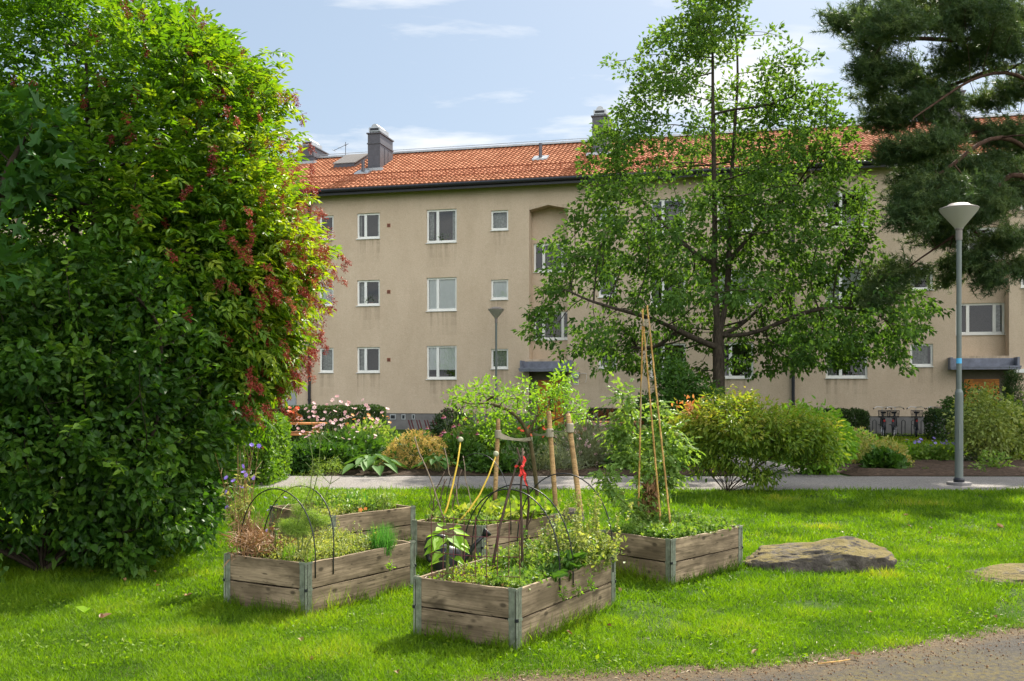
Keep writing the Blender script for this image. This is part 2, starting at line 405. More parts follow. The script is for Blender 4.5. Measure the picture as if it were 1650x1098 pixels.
tc = wn('ShaderNodeTexCoord'); sep = wn('ShaderNodeSeparateXYZ'); t.links.new(tc.outputs['Generated'], sep.inputs[0])
dz = wm('ADD', wm('MAXIMUM', sep.outputs[2], 0.0), .10)
cmb = wn('ShaderNodeCombineXYZ')
t.links.new(wm('DIVIDE', sep.outputs[0], dz), cmb.inputs[0]); t.links.new(wm('DIVIDE', sep.outputs[1], dz), cmb.inputs[1])
mp = wn('ShaderNodeMapping'); mp.inputs['Scale'].default_value = (.62, 1.15, 1); mp.inputs['Location'].default_value = (2.9, 1.15, 0)
t.links.new(cmb.outputs[0], mp.inputs[0])
no = wn('ShaderNodeTexNoise', Scale=1.75, Detail=9.0, Roughness=.56, Distortion=.15); t.links.new(mp.outputs[0], no.inputs['Vector'])
mask = wm('ADD', no.outputs['Fac'], wm('MULTIPLY', wm('MAXIMUM', wm('ADD', wm('MULTIPLY', sep.outputs[1], -.70), wm('MULTIPLY', sep.outputs[0], .66)), -.05), .34))  # extra cloud cover, unseen behind and right of the camera, added for fill
# a bank of cloud low over the roofs
bank = wm('MULTIPLY', wm('SUBTRACT', 1.0, wm('DIVIDE', wm('MAXIMUM', sep.outputs[2], 0.0), .30), clamp=True), .16)
mask = wm('ADD', mask, bank)
rp = wn('ShaderNodeValToRGB'); rp.color_ramp.elements[0].position = .505; rp.color_ramp.elements[1].position = .63
t.links.new(mask, rp.inputs[0])
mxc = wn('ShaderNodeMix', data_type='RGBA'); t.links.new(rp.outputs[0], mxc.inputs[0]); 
fill_boost = wm('ADD', 1.0, wm('MULTIPLY', wm('MAXIMUM', wm('ADD', wm('MULTIPLY', sep.outputs[1], -.70), wm('MULTIPLY', sep.outputs[0], .66)), 0.0), wm('MULTIPLY', wm('DIVIDE', wm('SUBTRACT', sep.outputs[2], .10), .25, clamp=True), 3.0)))  # those unseen clouds made brighter, added fill light for the shaded facade
vm = wn('ShaderNodeVectorMath', operation='SCALE'); vm.inputs[0].default_value = (10.2, 10.4, 10.6); t.links.new(fill_boost, vm.inputs['Scale']); t.links.new(vm.outputs[0], mxc.inputs[7])
pale = wn('ShaderNodeMix', data_type='RGBA'); pale.inputs[0].default_value = .5; t.links.new(sky.outputs[0], pale.inputs[6]); pale.inputs[7].default_value = (6.0, 7.6, 9.4, 1)
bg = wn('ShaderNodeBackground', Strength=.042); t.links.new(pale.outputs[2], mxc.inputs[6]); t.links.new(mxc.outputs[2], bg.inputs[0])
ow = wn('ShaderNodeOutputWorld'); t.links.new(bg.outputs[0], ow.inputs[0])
vs = SC.view_settings
SC.display_settings.display_device = 'sRGB'
vs.view_transform = 'Standard'; vs.look = 'None'; vs.exposure = 1.36; vs.gamma = 1.0; vs.use_curve_mapping = False
cy = SC.cycles
cy.use_denoising = True
try: cy.denoiser = 'OPENIMAGEDENOISE'
except Exception: pass
cy.max_bounces = 7; cy.diffuse_bounces = 4; cy.glossy_bounces = 3; cy.transmission_bounces = 4; cy.transparent_max_bounces = 8
cy.sample_clamp_indirect = 6; cy.caustics_reflective = False; cy.caustics_refractive = False

# ---------------------------------------------------------------- ground
def vnoise(x, y, s, seed=0):
    """smooth value noise in 0..1"""
    x = np.asarray(x)*s + 31.7*seed + 1000; y = np.asarray(y)*s + 17.3*seed + 1000
    xi, yi = np.floor(x).astype(int), np.floor(y).astype(int); fx, fy = x-xi, y-yi
    fx, fy = fx*fx*(3-2*fx), fy*fy*(3-2*fy)
    def h(a, b):
        q = np.sin(a*127.1+b*311.7+seed*74.7)*43758.5453
        return q-np.floor(q)
    return (h(xi,yi)*(1-fx)+h(xi+1,yi)*fx)*(1-fy)+(h(xi,yi+1)*(1-fx)+h(xi+1,yi+1)*fx)*fy
def fbm(x, y, s, seed=0, o=4):
    r = 0; a = .5; tot = 0
    for k in range(o): r = r + a*vnoise(x, y, s*2**k, seed+k); tot += a; a *= .5
    return r/tot
g = Geo()
g.poly([(-1500,-800,0),(1500,-800,0),(1500,2500,0),(-1500,2500,0)])
tag(g.build('ground', M['lawn']), 'dark earth and turf under the lawn', None, None, 'structure')

# near asphalt with a ragged curved edge
edge_px = [(1900,975),(1650,1012),(1490,1040),(1330,1062),(1200,1077),(1000,1087),(850,1092),(760,1100),(600,1125),(400,1160),(0,1240)]
edge = np.array([tuple(G(*p))[:2] for p in edge_px]); edge = edge[np.argsort(edge[:,0])]
def edgeY(x): return np.interp(x, edge[:,0], edge[:,1]) + .10*(fbm(x, 0*np.asarray(x), 3.0, 5)-.5)
xs = np.linspace(-9, 14, 420); g = Geo(); top = edgeY(xs)
offs = [-.12,.02,.06,.10,.15,.20,.27,.35,.45,.6,.85,1.2,2.0]
for o0, o1 in zip(offs[:-1], offs[1:]):
    V = np.stack([np.stack([xs[:-1], top[:-1]-o1, 0*xs[1:]+.006], 1), np.stack([xs[1:], top[1:]-o1, 0*xs[1:]+.006], 1), np.stack([xs[1:], top[1:]-o0, 0*xs[1:]+.006], 1), np.stack([xs[:-1], top[:-1]-o0, 0*xs[1:]+.006], 1)], 1)
    g.add(V, [(0,1,2,3)], np.clip(.95-max(o0, 0)*2.6+.25*(fbm(xs[:-1], xs[:-1]*0, 1.3, 14)-.5), 0, 1))
V = np.stack([np.stack([xs[:-1], 0*xs[1:]-6, 0*xs[1:]+.006], 1), np.stack([xs[1:], 0*xs[1:]-6, 0*xs[1:]+.006], 1), np.stack([xs[1:], top[1:]-2, 0*xs[1:]+.006], 1), np.stack([xs[:-1], top[:-1]-2, 0*xs[1:]+.006], 1)], 1)
g.add(V, [(0,1,2,3)], 0)
tag(g.build('asphalt_path', M['asphalt']), 'worn mossy asphalt in the near corner', None, None, 'structure')
# the grey garden path across the garden with two side paths
g = Geo(); xs = np.linspace(-26, 30, 200)
def pathN(x): return 16.25 + .0*x + .12*(fbm(x, 0*x+3, .8, 9)-.5) - .012*(x-2)
def pathF(x): return 18.85 + .10*(fbm(x, 0*x+7, .9, 11)-.5) - .010*(x-2)
a, b = pathN(xs), pathF(xs)
for i in range(len(xs)-1): g.poly([(xs[i],a[i],.006),(xs[i+1],a[i+1],.006),(xs[i+1],b[i+1],.006),(xs[i],b[i],.006)])
g.poly([(-5.35,18.8,.010),(-4.2,18.8,.010),(-4.9,22.0,.010),(-6.0,22.0,.010)])
g.poly([(4.75,18.7,.010),(6.35,18.7,.010),(5.6,25.0,.010),(4.4,25.0,.010)])
tag(g.build('garden_path', M['path']), 'grey asphalt path crossing the garden', None, None, 'structure')
def soil_bed(name, x0, x1, y0, y1, m, label, h=.05, slant=0):
    nx, ny = max(8, int((x1-x0)*7)), max(6, int((y1-y0)*7))
    X, Y = np.meshgrid(np.linspace(x0, x1, nx), np.linspace(y0, y1, ny)); X = X - slant*(Y-y0)
    ex = np.minimum(1, np.minimum(np.linspace(0,1,nx)[None]*nx/3, (1-np.linspace(0,1,nx))[None]*nx/3)); ey = np.minimum(1, np.minimum(np.linspace(0,1,ny)[:,None]*ny/3, (1-np.linspace(0,1,ny))[:,None]*ny/3))
    Z = .012 + ex*ey*(h*.6 + h*fbm(X, Y, 1.1, 3) + .06*(fbm(X, Y, 6, 8)-.5))
    Y = Y + .12*(fbm(X, Y*0, 1.6, 2)-.5)
    g = Geo(); V = np.stack([X, Y, Z], -1).reshape(-1, 3)
    fs = [(j*nx+i, j*nx+i+1, (j+1)*nx+i+1, (j+1)*nx+i) for j in range(ny-1) for i in range(nx-1)]
    g.add([V], fs)
    tag(g.build(name, m), label, None, None, 'structure')
soil_bed('flower_bed_soil', -4.0, 4.55, 18.95, 24.5, M['soil'], 'dark soil of the long flower bed', .07, .15)
soil_bed('flower_bed_soil', 6.45, 17, 18.85, 23.4, M['bark_soil'], 'brown mulched soil of the right hand flower bed', .10, .0)

# ---------------------------------------------------------------- grass (uncountable: stuff)
beds_xy = []   # filled below, blades are dropped inside the frames
BEDS = {
 'A': dict(A=(-1.494,7.20), B=(-2.20,7.61), C=(-.807,8.23)),
 'B': dict(A=(-1.80,9.88), B=(-2.61,10.72), C=(-1.052,10.72)),
 'C': dict(A=(-.275,9.16), B=(-.959,9.555), C=(.464,10.04)),
 'D': dict(A=(.03,6.26), B=(-.655,6.675), C=(.778,7.55)),
 'E': dict(A=(1.338,8.33), B=(.80,8.86), C=(2.12,9.17)),
}
for b in BEDS.values():
    b['A'], b['B'], b['C'] = [np.array(b[k]) for k in 'ABC']; b['D'] = b['B'] + b['C'] - b['A']
def inside_bed(x, y):
    r = np.zeros(len(x), bool)
    for b in BEDS.values():
        e1, e2 = b['B']-b['A'], b['C']-b['A']; m = np.linalg.inv(np.stack([e1, e2], 1))
        q = np.stack([x-b['A'][0], y-b['A'][1]], 1) @ m.T
        r |= (q[:,0] > -.005) & (q[:,0] < 1.005) & (q[:,1] > -.005) & (q[:,1] < 1.005)
    return r
def blades(g, x, y, L0, W0, mi=0, tb=0, lean=.55):
    k = len(x)
    if k == 0: return
    cl = np.clip(.5+1.5*(fbm(x, y, 3.4, 21, 4)-.5), 0, 1); big = fbm(x, y, .55, 31, 3)
    Ln = L0*(.55+.9*N.random(k))*(.55+.95*cl)
    d = np.stack([N.normal(0, lean, k), N.normal(0, lean, k), np.ones(k)], 1)
    n = nrm(np.stack([N.normal(size=k), N.normal(size=k), .3*N.random(k)], 1))
    dry = np.clip((fbm(x, y, .9, 41, 4)-.53)*4.5, 0, 1)*np.clip((x-.5)/3, .12, 1)*np.clip((y-7.0)/2, .25, 1)
    tint = np.clip(.04+.46*N.random(k)+.62*(cl-.5)+.6*(big-.5)+dry*.45+tb, 0, 1)
    c = np.stack([x, y, np.zeros(k)], 1)
    g.leaves(c, d, n, Ln, W0*(.7+.6*N.random(k)), tint, 'blade', 0, .35+.25*N.random(k), mi)
g = Geo()
def scatter(n, y0, y1, marg=.9, xl=None, xr=None, pw=1.0):
    y = y0+(y1-y0)*N.random(n)**pw
    x = (N.random(n)*2-1)*(.53*y+marg)
    if xl is not None: x = xl+(xr-xl)*N.random(n)
    return x, y
def keep(x, y, y1lim):
    k = (y > edgeY(x)+.05*N.normal(size=len(x))) & (y < pathN(x)+.04*N.normal(size=len(x))) & ~inside_bed(x, y)
    bare = (fbm(x, y, 2.2, 61, 4) > .665) & (x > .8) & (N.random(len(x)) < .75)
    return k & ~bare
for n, y0, y1, L0, W0 in ((260000, 4.8, 7.6, .042, .0040), (170000, 7.6, 10.6, .054, .0060), (90000, 10.6, 13.6, .060, .009), (60000, 13.6, 16.5, .066, .012)):
    x, y = scatter(n, y0, y1); k = keep(x, y, y1); blades(g, x[k], y[k], L0, W0)
# longer uncut tufts against the boards
for b in BEDS.values():
    cen_ = (b['A']+b['D'])/2
    for p, q in (('A','B'),('A','C'),('C','D'),('B','D')):
        n_ = 420; u_ = N.random((n_,1)); e = b[p]+(b[q]-b[p])*u_; out = e-cen_; v_ = (b[q]-b[p])/np.linalg.norm(b[q]-b[p]); o2 = np.array([v_[1], -v_[0]]); o2 = o2*np.sign(o2@(b[p]-cen_)); e = e+o2*(.008+np.abs(N.normal(0,.03,(n_,1))))
        kk = fbm(e[:,0]*1.0, e[:,1], 7, 71, 2)+.25*N.random(n_) > .52; blades(g, e[kk,0], e[kk,1], .115, .0048, lean=.35)
# broader clover and weed leaves low in the turf
x, y = scatter(16000, 5.2, 11.5); k = keep(x, y, 0); x, y = x[k], y[k]
kk = fbm(x, y, 1.4, 51, 3) > .52; x, y = x[kk], y[kk]
g.leaves(np.stack([x, y, .012+.02*N.random(len(x))], 1), np.stack([N.normal(size=len(x)), N.normal(size=len(x)), .5+.4*N.random(len(x))], 1),
         np.array([[0, 0, 1.]])+.4*N.normal(size=(len(x), 3)), .022+.02*N.random(len(x)), .014+.012*N.random(len(x)), .2+.5*N.random(len(x)), 'leaf4', .2, .3)
# straw litter 
x, y = scatter(16000, 5.0, 11, xl=-2, xr=5.5); k = (y > edgeY(x)-.12) & ~inside_bed(x, y); x, y = x[k], y[k]
near = np.exp(-np.abs(y-edgeY(x))*4); kk = N.random(len(x)) < near+.12; x, y = x[kk], y[kk]
g.leaves(np.stack([x, y, .012+.01*N.random(len(x))], 1), np.stack([N.normal(size=len(x)), N.normal(size=len(x)), .15*N.normal(size=len(x))], 1),
         np.array([[0, 0, 1.]])+.2*N.normal(size=(len(x), 3)), .04, .004, N.random(len(x)), 'leaf4', 0, 0, 1)
tag(g.build('grass', [L['grass'], L['dryblade']]), 'short sunlit green lawn around the raised beds', 'grass', None, 'stuff')
g2 = Geo(); x, y = scatter(75, 5.6, 13); k = keep(x, y, 0); x, y = x[k], y[k]; n_ = len(x)
g2.leaves(np.stack([x, y, .03+.02*N.random(n_)], 1), np.stack([N.normal(size=n_), N.normal(size=n_), .25*N.normal(size=n_)], 1), np.array([[0,0,1.]])+.35*N.normal(size=(n_,3)), .03+.035*N.random(n_), .022+.02*N.random(n_), N.random(n_), 'leaf6', .5, .4)
tag(g2.build('fallen_leaves', L['deadleaf']), 'scattered small dead leaves on the lawn', 'leaves', None, 'stuff')
# lawns behind the path
g = Geo()
for n, xl, xr, y0, y1 in ((26000, -10.5, -3.6, 19.0, 34), (12000, -3.6, 4.5, 24.3, 38), (30000, 6.0, 18, 23.3, 36)):
    x, y = scatter(n, y0, y1, xl=xl, xr=xr)
    k = ~((x > -6.1-.0*y) & (x < -4.15) & (y < 22.2) & (y > -1) & (np.abs(x-(-4.78-.22*(y-18.8))) < .6))
    blades(g, x[k], y[k], .085, .020, tb=.08)
tag(g.build('grass', L['grass']), 'strip of lawn between the flower beds and the house', 'grass', None, 'stuff')
# ---------------------------------------------------------------- the apartment building, in wall coordinates u (along), z (up), s (depth into the house)
OW = np.array([-.5, 40.0]); UW = np.array([.9698, -.2437]); NW = np.array([-.2437, -.9698])
def W(u, z, s=0.0):
    p = OW + u*UW - s*NW
    return (p[0], p[1], z)
def wallpix(px, py):
    k = (px-CX)/F; u = (40*k+.5)/(.9698+.2437*k); Y = 40-.2437*u
    return u, H+(HY-py)/F*Y
def U(px): return wallpix(px, 0)[0]
def wbox(g, u0, u1, z0, z1, s0, s1, mi=0):
    o = W(u0, z0, s0); sc = s1-s0
    g.obox(o, (UW[0]*(u1-u0), UW[1]*(u1-u0), 0), (-NW[0]*sc, -NW[1]*sc, 0), (0, 0, z1-z0), mi); return g
house = thing('apartment_building', 'long three storey beige stucco apartment block with an orange tiled roof', 'building', W(0, 0))
UL, UR, ZT, DEP = -24.0, 27.0, 9.95, 10.0
FL = 2.79
wins = []     # (u0,u1,z0,z1,type,variant)
def col(pc, w, zl, zh, typ, rows=(0, 1, 2), var=None):
    u = U(pc)
    for r in rows: wins.append((u-w/2, u+w/2, zl+FL*r, zh+FL*r, typ, (var or {}).get(r)))
col(526, .64, 2.37, 3.40, 'one', var={1:'blind', 0:'sheer'})
col(593.5, 1.02, 2.36, 3.42, 'two', var={0:'curtL'})
col(711.5, 1.29, 2.08, 3.44, 'two', var={0:'blind75', 1:'blind'})
col(805, .72, 2.49, 3.29, 'one', var={0:'grey', 1:'pale', 2:'drape'})
col(979, .72, 2.49, 3.29, 'one', var={2:'pale'})
col(1076, 1.35, 2.08, 3.44, 'two', var={0:'sheerL'})
col(1185, 1.33, 2.08, 3.44, 'two', var={1:'blind'})
col(1364, 1.47, 2.08, 3.46, 'two', var={1:'blind'})
col(1485, .78, 2.49, 3.31, 'one', var={0:'drape'})
col(1760, 1.4, 2.08, 3.44, 'two'); col(1660, .6, 2.49, 3.29, 'one', rows=(1, 2))
col(400, 1.2, 2.08, 3.44, 'two', rows=(1, 2)); col(330, .75, 2.49, 3.29, 'one'); col(240, 1.3, 2.08, 3.44, 'two')
bays = []     # recessed stair bays (u0,u1)
for a, b in ((852.5, 914.5), (1540, 1626), (390, 452)):
    bays.append((U(a), U(b)))
RD = .58
zb0, zb1 = 2.86, 8.83                       # bay opening over the canopy
doors = [(u0, u1, 0.0, 2.36) for u0, u1 in bays]
def sheet(g, us, zs, holes, s, mi=0, stain=False):
    """wall sheet with rectangular openings"""
    za, zb = min(zs), max(zs); ub_ = [(h[0], h[1], h[2]) for h in holes if stain and len(h) > 3 and h[2] > 1]
    us = sorted(set([round(x, 4) for x in us] + [round(x, 4) for h in holes for x in h[:2]])); zs = sorted(set(q for q in [round(x, 4) for x in zs] + [round(x, 4) for h in holes for x in h[2:4]] + [round(h[2]-e, 4) for h in ub_ for e in (.25, .6, 1.0)] if za-1e-4 <= q <= zb+1e-4))
    for i in range(len(us)-1):
        for j in range(len(zs)-1):
            cu, cz = (us[i]+us[i+1])/2, (zs[j]+zs[j+1])/2
            if any(h[0] < cu < h[1] and h[2] < cz < h[3] for h in holes): continue
            g.poly([W(us[i], zs[j], s), W(us[i+1], zs[j], s), W(us[i+1], zs[j+1], s), W(us[i], zs[j+1], s)], mi, max([.9 if 0 < h[2]-cz < .25 else .55 if 0 < h[2]-cz < .6 else .25 if 0 < h[2]-cz < 1 else 0 for h in ub_ if h[0] < cu < h[1]] or [0]))
def reveal(g, h, s0, s1, mi=0, skip=''):
    u0, u1, z0, z1 = h[:4]
    if 'b' not in skip: g.poly([W(u0,z0,s0), W(u1,z0,s0), W(u1,z0,s1), W(u0,z0,s1)], mi, 0)
    if 't' not in skip: g.poly([W(u0,z1,s1), W(u1,z1,s1), W(u1,z1,s0), W(u0,z1,s0)], mi, 0)
    g.poly([W(u0,z0,s0), W(u0,z0,s1), W(u0,z1,s1), W(u0,z1,s0)], mi, 0)
    g.poly([W(u1,z0,s1), W(u1,z0,s0), W(u1,z1,s0), W(u1,z1,s1)], mi, 0)
g = Geo()
PL = .67
holes = [w_ for w_ in wins]
ZP = zb1+.17
bayh = [(u0, u1, zb0, ZP) for u0, u1 in bays]
sheet(g, [UL, UR], [PL, ZT], [w_[:4] for w_ in wins] + bayh + doors, 0.0, 0, True)
for w_ in wins: reveal(g, w_, 0, .16)
stairs = []
for (u0, u1), dr in zip(bays, doors):
    hs = [(u0+.06, u1-.02, 3.66, 4.80), (u0+.06, u1-.02, 6.40, 7.56)]
    stairs += hs
    sheet(g, [u0, u1], [zb0, zb1], hs, RD)
    reveal(g, (u0, u1, zb0, zb1), 0, RD, skip='t')
    um = (u0+u1)/2        # shallow gabled head of the bay
    zp = zb1+.17
    for a, b, za, zc in ((u0, um, zb1, zp), (um, u1, zp, zb1)):
        g.poly([W(a, za, RD), W(b, zc, RD), W(b, zc, 0), W(a, za, 0)]); 
    g.poly([W(u0, zb1, RD), W(u1, zb1, RD), W(um, zp, RD)])
    g.poly([W(u0, zb1, 0), W(um, zp, 0), W(u0, zp, 0)]); g.poly([W(um, zp, 0), W(u1, zb1, 0), W(u1, zp, 0)])
    for h in hs: reveal(g, h, RD, RD+.16)
    # entrance recess
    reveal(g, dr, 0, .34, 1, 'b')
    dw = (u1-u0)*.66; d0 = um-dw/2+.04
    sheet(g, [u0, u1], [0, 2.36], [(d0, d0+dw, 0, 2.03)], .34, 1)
# gable ends and back
for u in (UL, UR):
    g.poly([W(u,0,0), W(u,0,DEP), W(u,ZT,DEP), W(u,ZT+2.5,DEP/2), W(u,ZT,0)])
g.poly([W(UL,0,DEP), W(UR,0,DEP), W(UR,ZT,DEP), W(UL,ZT,DEP)])
wall = g.build('wall', [M['stucco'], M['recess']], house)
# cut the gable triangles of the bay heads out of the facade: a thin dark soffit piece is not needed, the arch face is filled
g = Geo()
g2 = [h for h in doors]
sheet(g, [UL, UR], [-.05, PL-.004], g2, .025)
g.build('plinth', M['plinth'], house)
g = Geo()
sheet(g, [UL+.1, UR-.1], [.1, ZT-.1], [(u0-.05, u1+.05, -1, 9.0) for u0, u1 in bays], .75); 
for (u0, u1) in bays:
    sheet(g, [u0-.04, u1+.04], [2.4, 8.9], [], 1.5)
    g.poly([W(u0,0,3.4), W(u1,0,3.4), W(u1,2.36,3.4), W(u0,2.36,3.4)])
g.build('interior', M['inside'], house)
# windows --------------------------------------------------------------
def cloth(parent, u0, u1, z0, z1, s, m, pleat=.012):
    g = Geo(); k = max(6, int((u1-u0)/.03)); us = np.linspace(u0, u1, k)
    for i in range(k-1):
        a, b = s+pleat*math.sin(i*1.9), s+pleat*math.sin((i+1)*1.9)
        g.poly([W(us[i],z0,a), W(us[i+1],z0,b), W(us[i+1],z1,b), W(us[i],z1,a)])
    return g.build('curtain', m, parent)
RW = random.Random(3)
def window(h, typ, var, s0=0.0):
    u0, u1, z0, z1 = h[:4]; g = Geo(); fw = .075
    d0, d1 = s0+.06, s0+.13
    wbox(g, u0, u1, z1-fw, z1, d0, d1); wbox(g, u0, u1, z0, z0+fw+.02, d0, d1)
    wbox(g, u0, u0+fw, z0+fw+.02, z1-fw, d0, d1); wbox(g, u1-fw, u1, z0+fw+.02, z1-fw, d0, d1)
    w_ = u1-u0
    mul = {'one': [], 'two': [.36], 'stair': [.27, .80]}[typ]
    for q in mul: wbox(g, u0+w_*q-.055, u0+w_*q+.055, z0+fw+.02, z1-fw, d0-.006, d1)
    f = g.build('window', M['white'], house)
    g = Geo(); eds = [0]+mul+[1]
    for a, b in zip(eds[:-1], eds[1:]):
        ua, ub = u0+w_*a+(.055 if a else fw), u0+w_*b-(.055 if b < 1 else fw)
        g.poly([W(ua,z0+fw,s0+.10), W(ub,z0+fw,s0+.10), W(ub,z1-fw,s0+.10), W(ua,z1-fw,s0+.10)])
    g.build('pane', M['glass'], f)
    g = Geo(); wbox(g, u0-.02, u1+.02, z0-.028, z0-.002, s0-.05, s0+.10); g.build('sill', M['white'], f)
    s = s0+.22
    if typ == 'stair':
        if var != 'bare': cloth(f, u0+w_*.82, u1-.02, z0, z1, s, M['curtain'])
        return
    if var == 'blind': cloth(f, u0, u1, z0, z1, s0+.145, M['blind'], .002)
    elif var == 'blind75': cloth(f, u0, u1, z0+.28*(z1-z0), z1, s0+.145, M['blind'], .002)
    elif var == 'pale': cloth(f, u0, u1, z0, z1, s0+.145, M['blind'], .003)
    elif var in ('sheer', 'grey', 'drape', 'curtL', 'sheerL'):
        if var in ('curtL', 'sheerL'): cloth(f, u0, u0+w_*.34, z0, z1, s, M['curtain'])
        else: cloth(f, u0, u1 if var != 'drape' else u0+w_*.8, z0, z1, s, M['curtain'])
        if var == 'curtL': cloth(f, u0+w_*.86, u1, z0, z1, s, M['curtain'])
    else:
        q = RW.random()
        if q < .3: cloth(f, u0+.05, u1-.05, z0, z0+(z1-z0)*RW.uniform(.3, .5), s, M['blind'], .006)
        elif q < .55:
            for k in range(RW.randint(1, 3)):
                p_ = Geo(); uc = RW.uniform(u0+.2, u1-.2); o_ = np.array(W(uc, z0+.22, s0+.24)); p_.leaves(o_+N.normal(0,.09,(40,3)), rdir(40)+np.array([0,0,.5]), rdir(40), .10, .05, N.random(40), 'leaf4'); pt = Geo(); pt.tube([W(uc, z0, s0+.24), W(uc, z0+.14, s0+.24)], [.05,.065], 8)
                p_.build('foliage', L['perennial'], f); pt.build('flower_pot', M['snowguard'], f)
        if q > .3:
            cloth(f, u0, u0+w_*RW.uniform(.12, .24), z0, z1, s, M['curtain']); cloth(f, u1-w_*RW.uniform(.1, .2), u1, z0, z1, s, M['curtain'])
for h in wins: window(h, h[4], h[5])
for i, h in enumerate(stairs): window(h, 'stair', None if i in (2, 3) else 'bare', RD)
# doors and canopies ------------------------------------------------------
for k, ((u0, u1), dr) in enumerate(zip(bays, doors)):
    um = (u0+u1)/2; dw = (u1-u0)*.66; d0 = um-dw/2+.04; d1 = d0+dw
    g = Geo(); s = .34
    wbox(g, d0, d1, 1.93, 2.03, s-.05, s+.06); wbox(g, d0, d0+.13, 0, 1.93, s-.05, s+.06); wbox(g, d1-.13, d1, 0, 1.93, s-.05, s+.06)
    wbox(g, d0+.13, d1-.13, 0, .75, s-.02, s+.04); wbox(g, d0+.13, d1-.13, 1.66, 1.93, s-.02, s+.04)
    wbox(g, d0+.13, d0+.46, .75, 1.66, s-.02, s+.04); wbox(g, d1-.40, d1-.13, .75, 1.66, s-.02, s+.04)
    dob = g.build('door', M['door'], house)
    g = Geo(); g.poly([W(d0+.46,.75,s+.01), W(d1-.40,.75,s+.01), W(d1-.40,1.66,s+.01), W(d0+.46,1.66,s+.01)]); g.build('glass', M['glass'], dob)
    g = Geo(); g.tube([W(d0+.40,.9,s-.07), W(d0+.40,1.3,s-.07)], .014, 8); wbox(g, d0+.39, d0+.41, .92, .94, s-.07, s-.02); wbox(g, d0+.39, d0+.41, 1.26, 1.28, s-.07, s-.02)
    g.build('handle', M['zinc'], dob)
    g = Geo(); a, b = u0-.26, u1+.24; zc0, zc1 = 2.362, 2.80
    wbox(g, a, b, zc0, zc0+.10, -.62, -.004); wbox(g, a-.02, b+.02, zc0+.07, zc0+.13, -.64, -.60)
    wbox(g, a, a+.08, zc0+.10, zc1, -.50, -.004); wbox(g, b-.08, b, zc0+.10, zc1, -.50, -.004)
    wbox(g, a+.08, b-.08, zc0+.101, zc1-.03, -.12, -.004)
    g.build('canopy', M['canopy'], house)
    g = Geo(); wbox(g, u0-.1, u1+.1, 0, .14, -.7, -.01); g.build('doorstep', M['plinth'], house)
# painted jamb beside the left entrance
g = Geo(); wbox(g, U(461), U(478), .0, 2.9, -.10, -.003); g.build('entrance_jamb', M['greypaint'], house)
# lamp and number by the middle door
u, z = wallpix(928, 606)
g = Geo(); wbox(g, u-.17, u+.17, z+.03, z+.14, -.22, -.002); wbox(g, u-.12, u+.12, z-.10, z+.03, -.16, -.002); lo = g.build('wall_lamp', M['zinc'], house)
g = Geo(); g.tube([W(u+.20,z+.1,-.03), W(u+.42,z+.10,-.03), W(u+.44,z-.05,-.03), W(u+.40,z-.24,-.03), W(u+.36,z-.26,-.03)], .008, 5); g.build('cable', M['white'], lo)
u, z = wallpix(928.3, 616)
g = Geo(); wbox(g, u-.10, u+.10, z-.10, z+.10, -.015, -.002); pl = g.build('number_plate', M['white'], house)
g = Geo()   # 18
wbox(g, u-.055, u-.033, z-.065, z+.065, -.020, -.0155)
for zz in (z-.062, z-.008, z+.046): wbox(g, u+.0, u+.060, zz, zz+.016, -.020, -.0155)
for uu in (u-.006, u+.048): wbox(g, uu, uu+.018, z-.046, z-.008, -.0205, -.0158); wbox(g, uu, uu+.018, z+.008, z+.046, -.0205, -.0158)
g.build('number', M['black'], pl)
# light strip right of the right entrance
u, z = wallpix(1645, 598); g = Geo(); wbox(g, u-.25, u+.25, z-.07, z+.07, -.10, -.002); g.build('wall_lamp', M['white'], house)
# vents
for py in (363.5, 470.5, 580):
    u, z = wallpix(626.5, py); g = Geo(); wbox(g, u-.075, u+.075, z-.075, z+.075, -.012, -.002)
    v = g.build('wall_vent', M['snowguard'], house); g = Geo()
    for k in range(4): wbox(g, u-.055, u+.055, z-.055+k*.03, z-.043+k*.03, -.018, -.0125)
    g.build('slats', M['black'], v)
for px, w_ in ((633, .13), (650, .09), (666, .07)):
    u, z = wallpix(px, 672); g = Geo(); wbox(g, u-w_, u+w_, z-.11, z+.11, .0, .022); wbox(g, u-w_+.04, u+w_-.04, z-.07, z+.07, -.004, -.0005, 1); g.build('cellar_vent', [M['zinc'], M['black']], house)
# downpipes
for px in (500, 1278):
    u = U(px); g = Geo(); g.tube([W(u,.15,-.09), W(u,9.3,-.09), W(u,9.55,-.20), W(u,9.80,-.42)], .062, 10)
    for zz in (1.2, 3.6, 6.0, 8.4): g.tube([W(u,zz,-.09), W(u,zz+.05,-.09)], .078, 10)
    wbox(g, u-.14, u+.14, 9.50, 9.74, -.34, -.10)
    g.build('downpipe', M['black'], house)
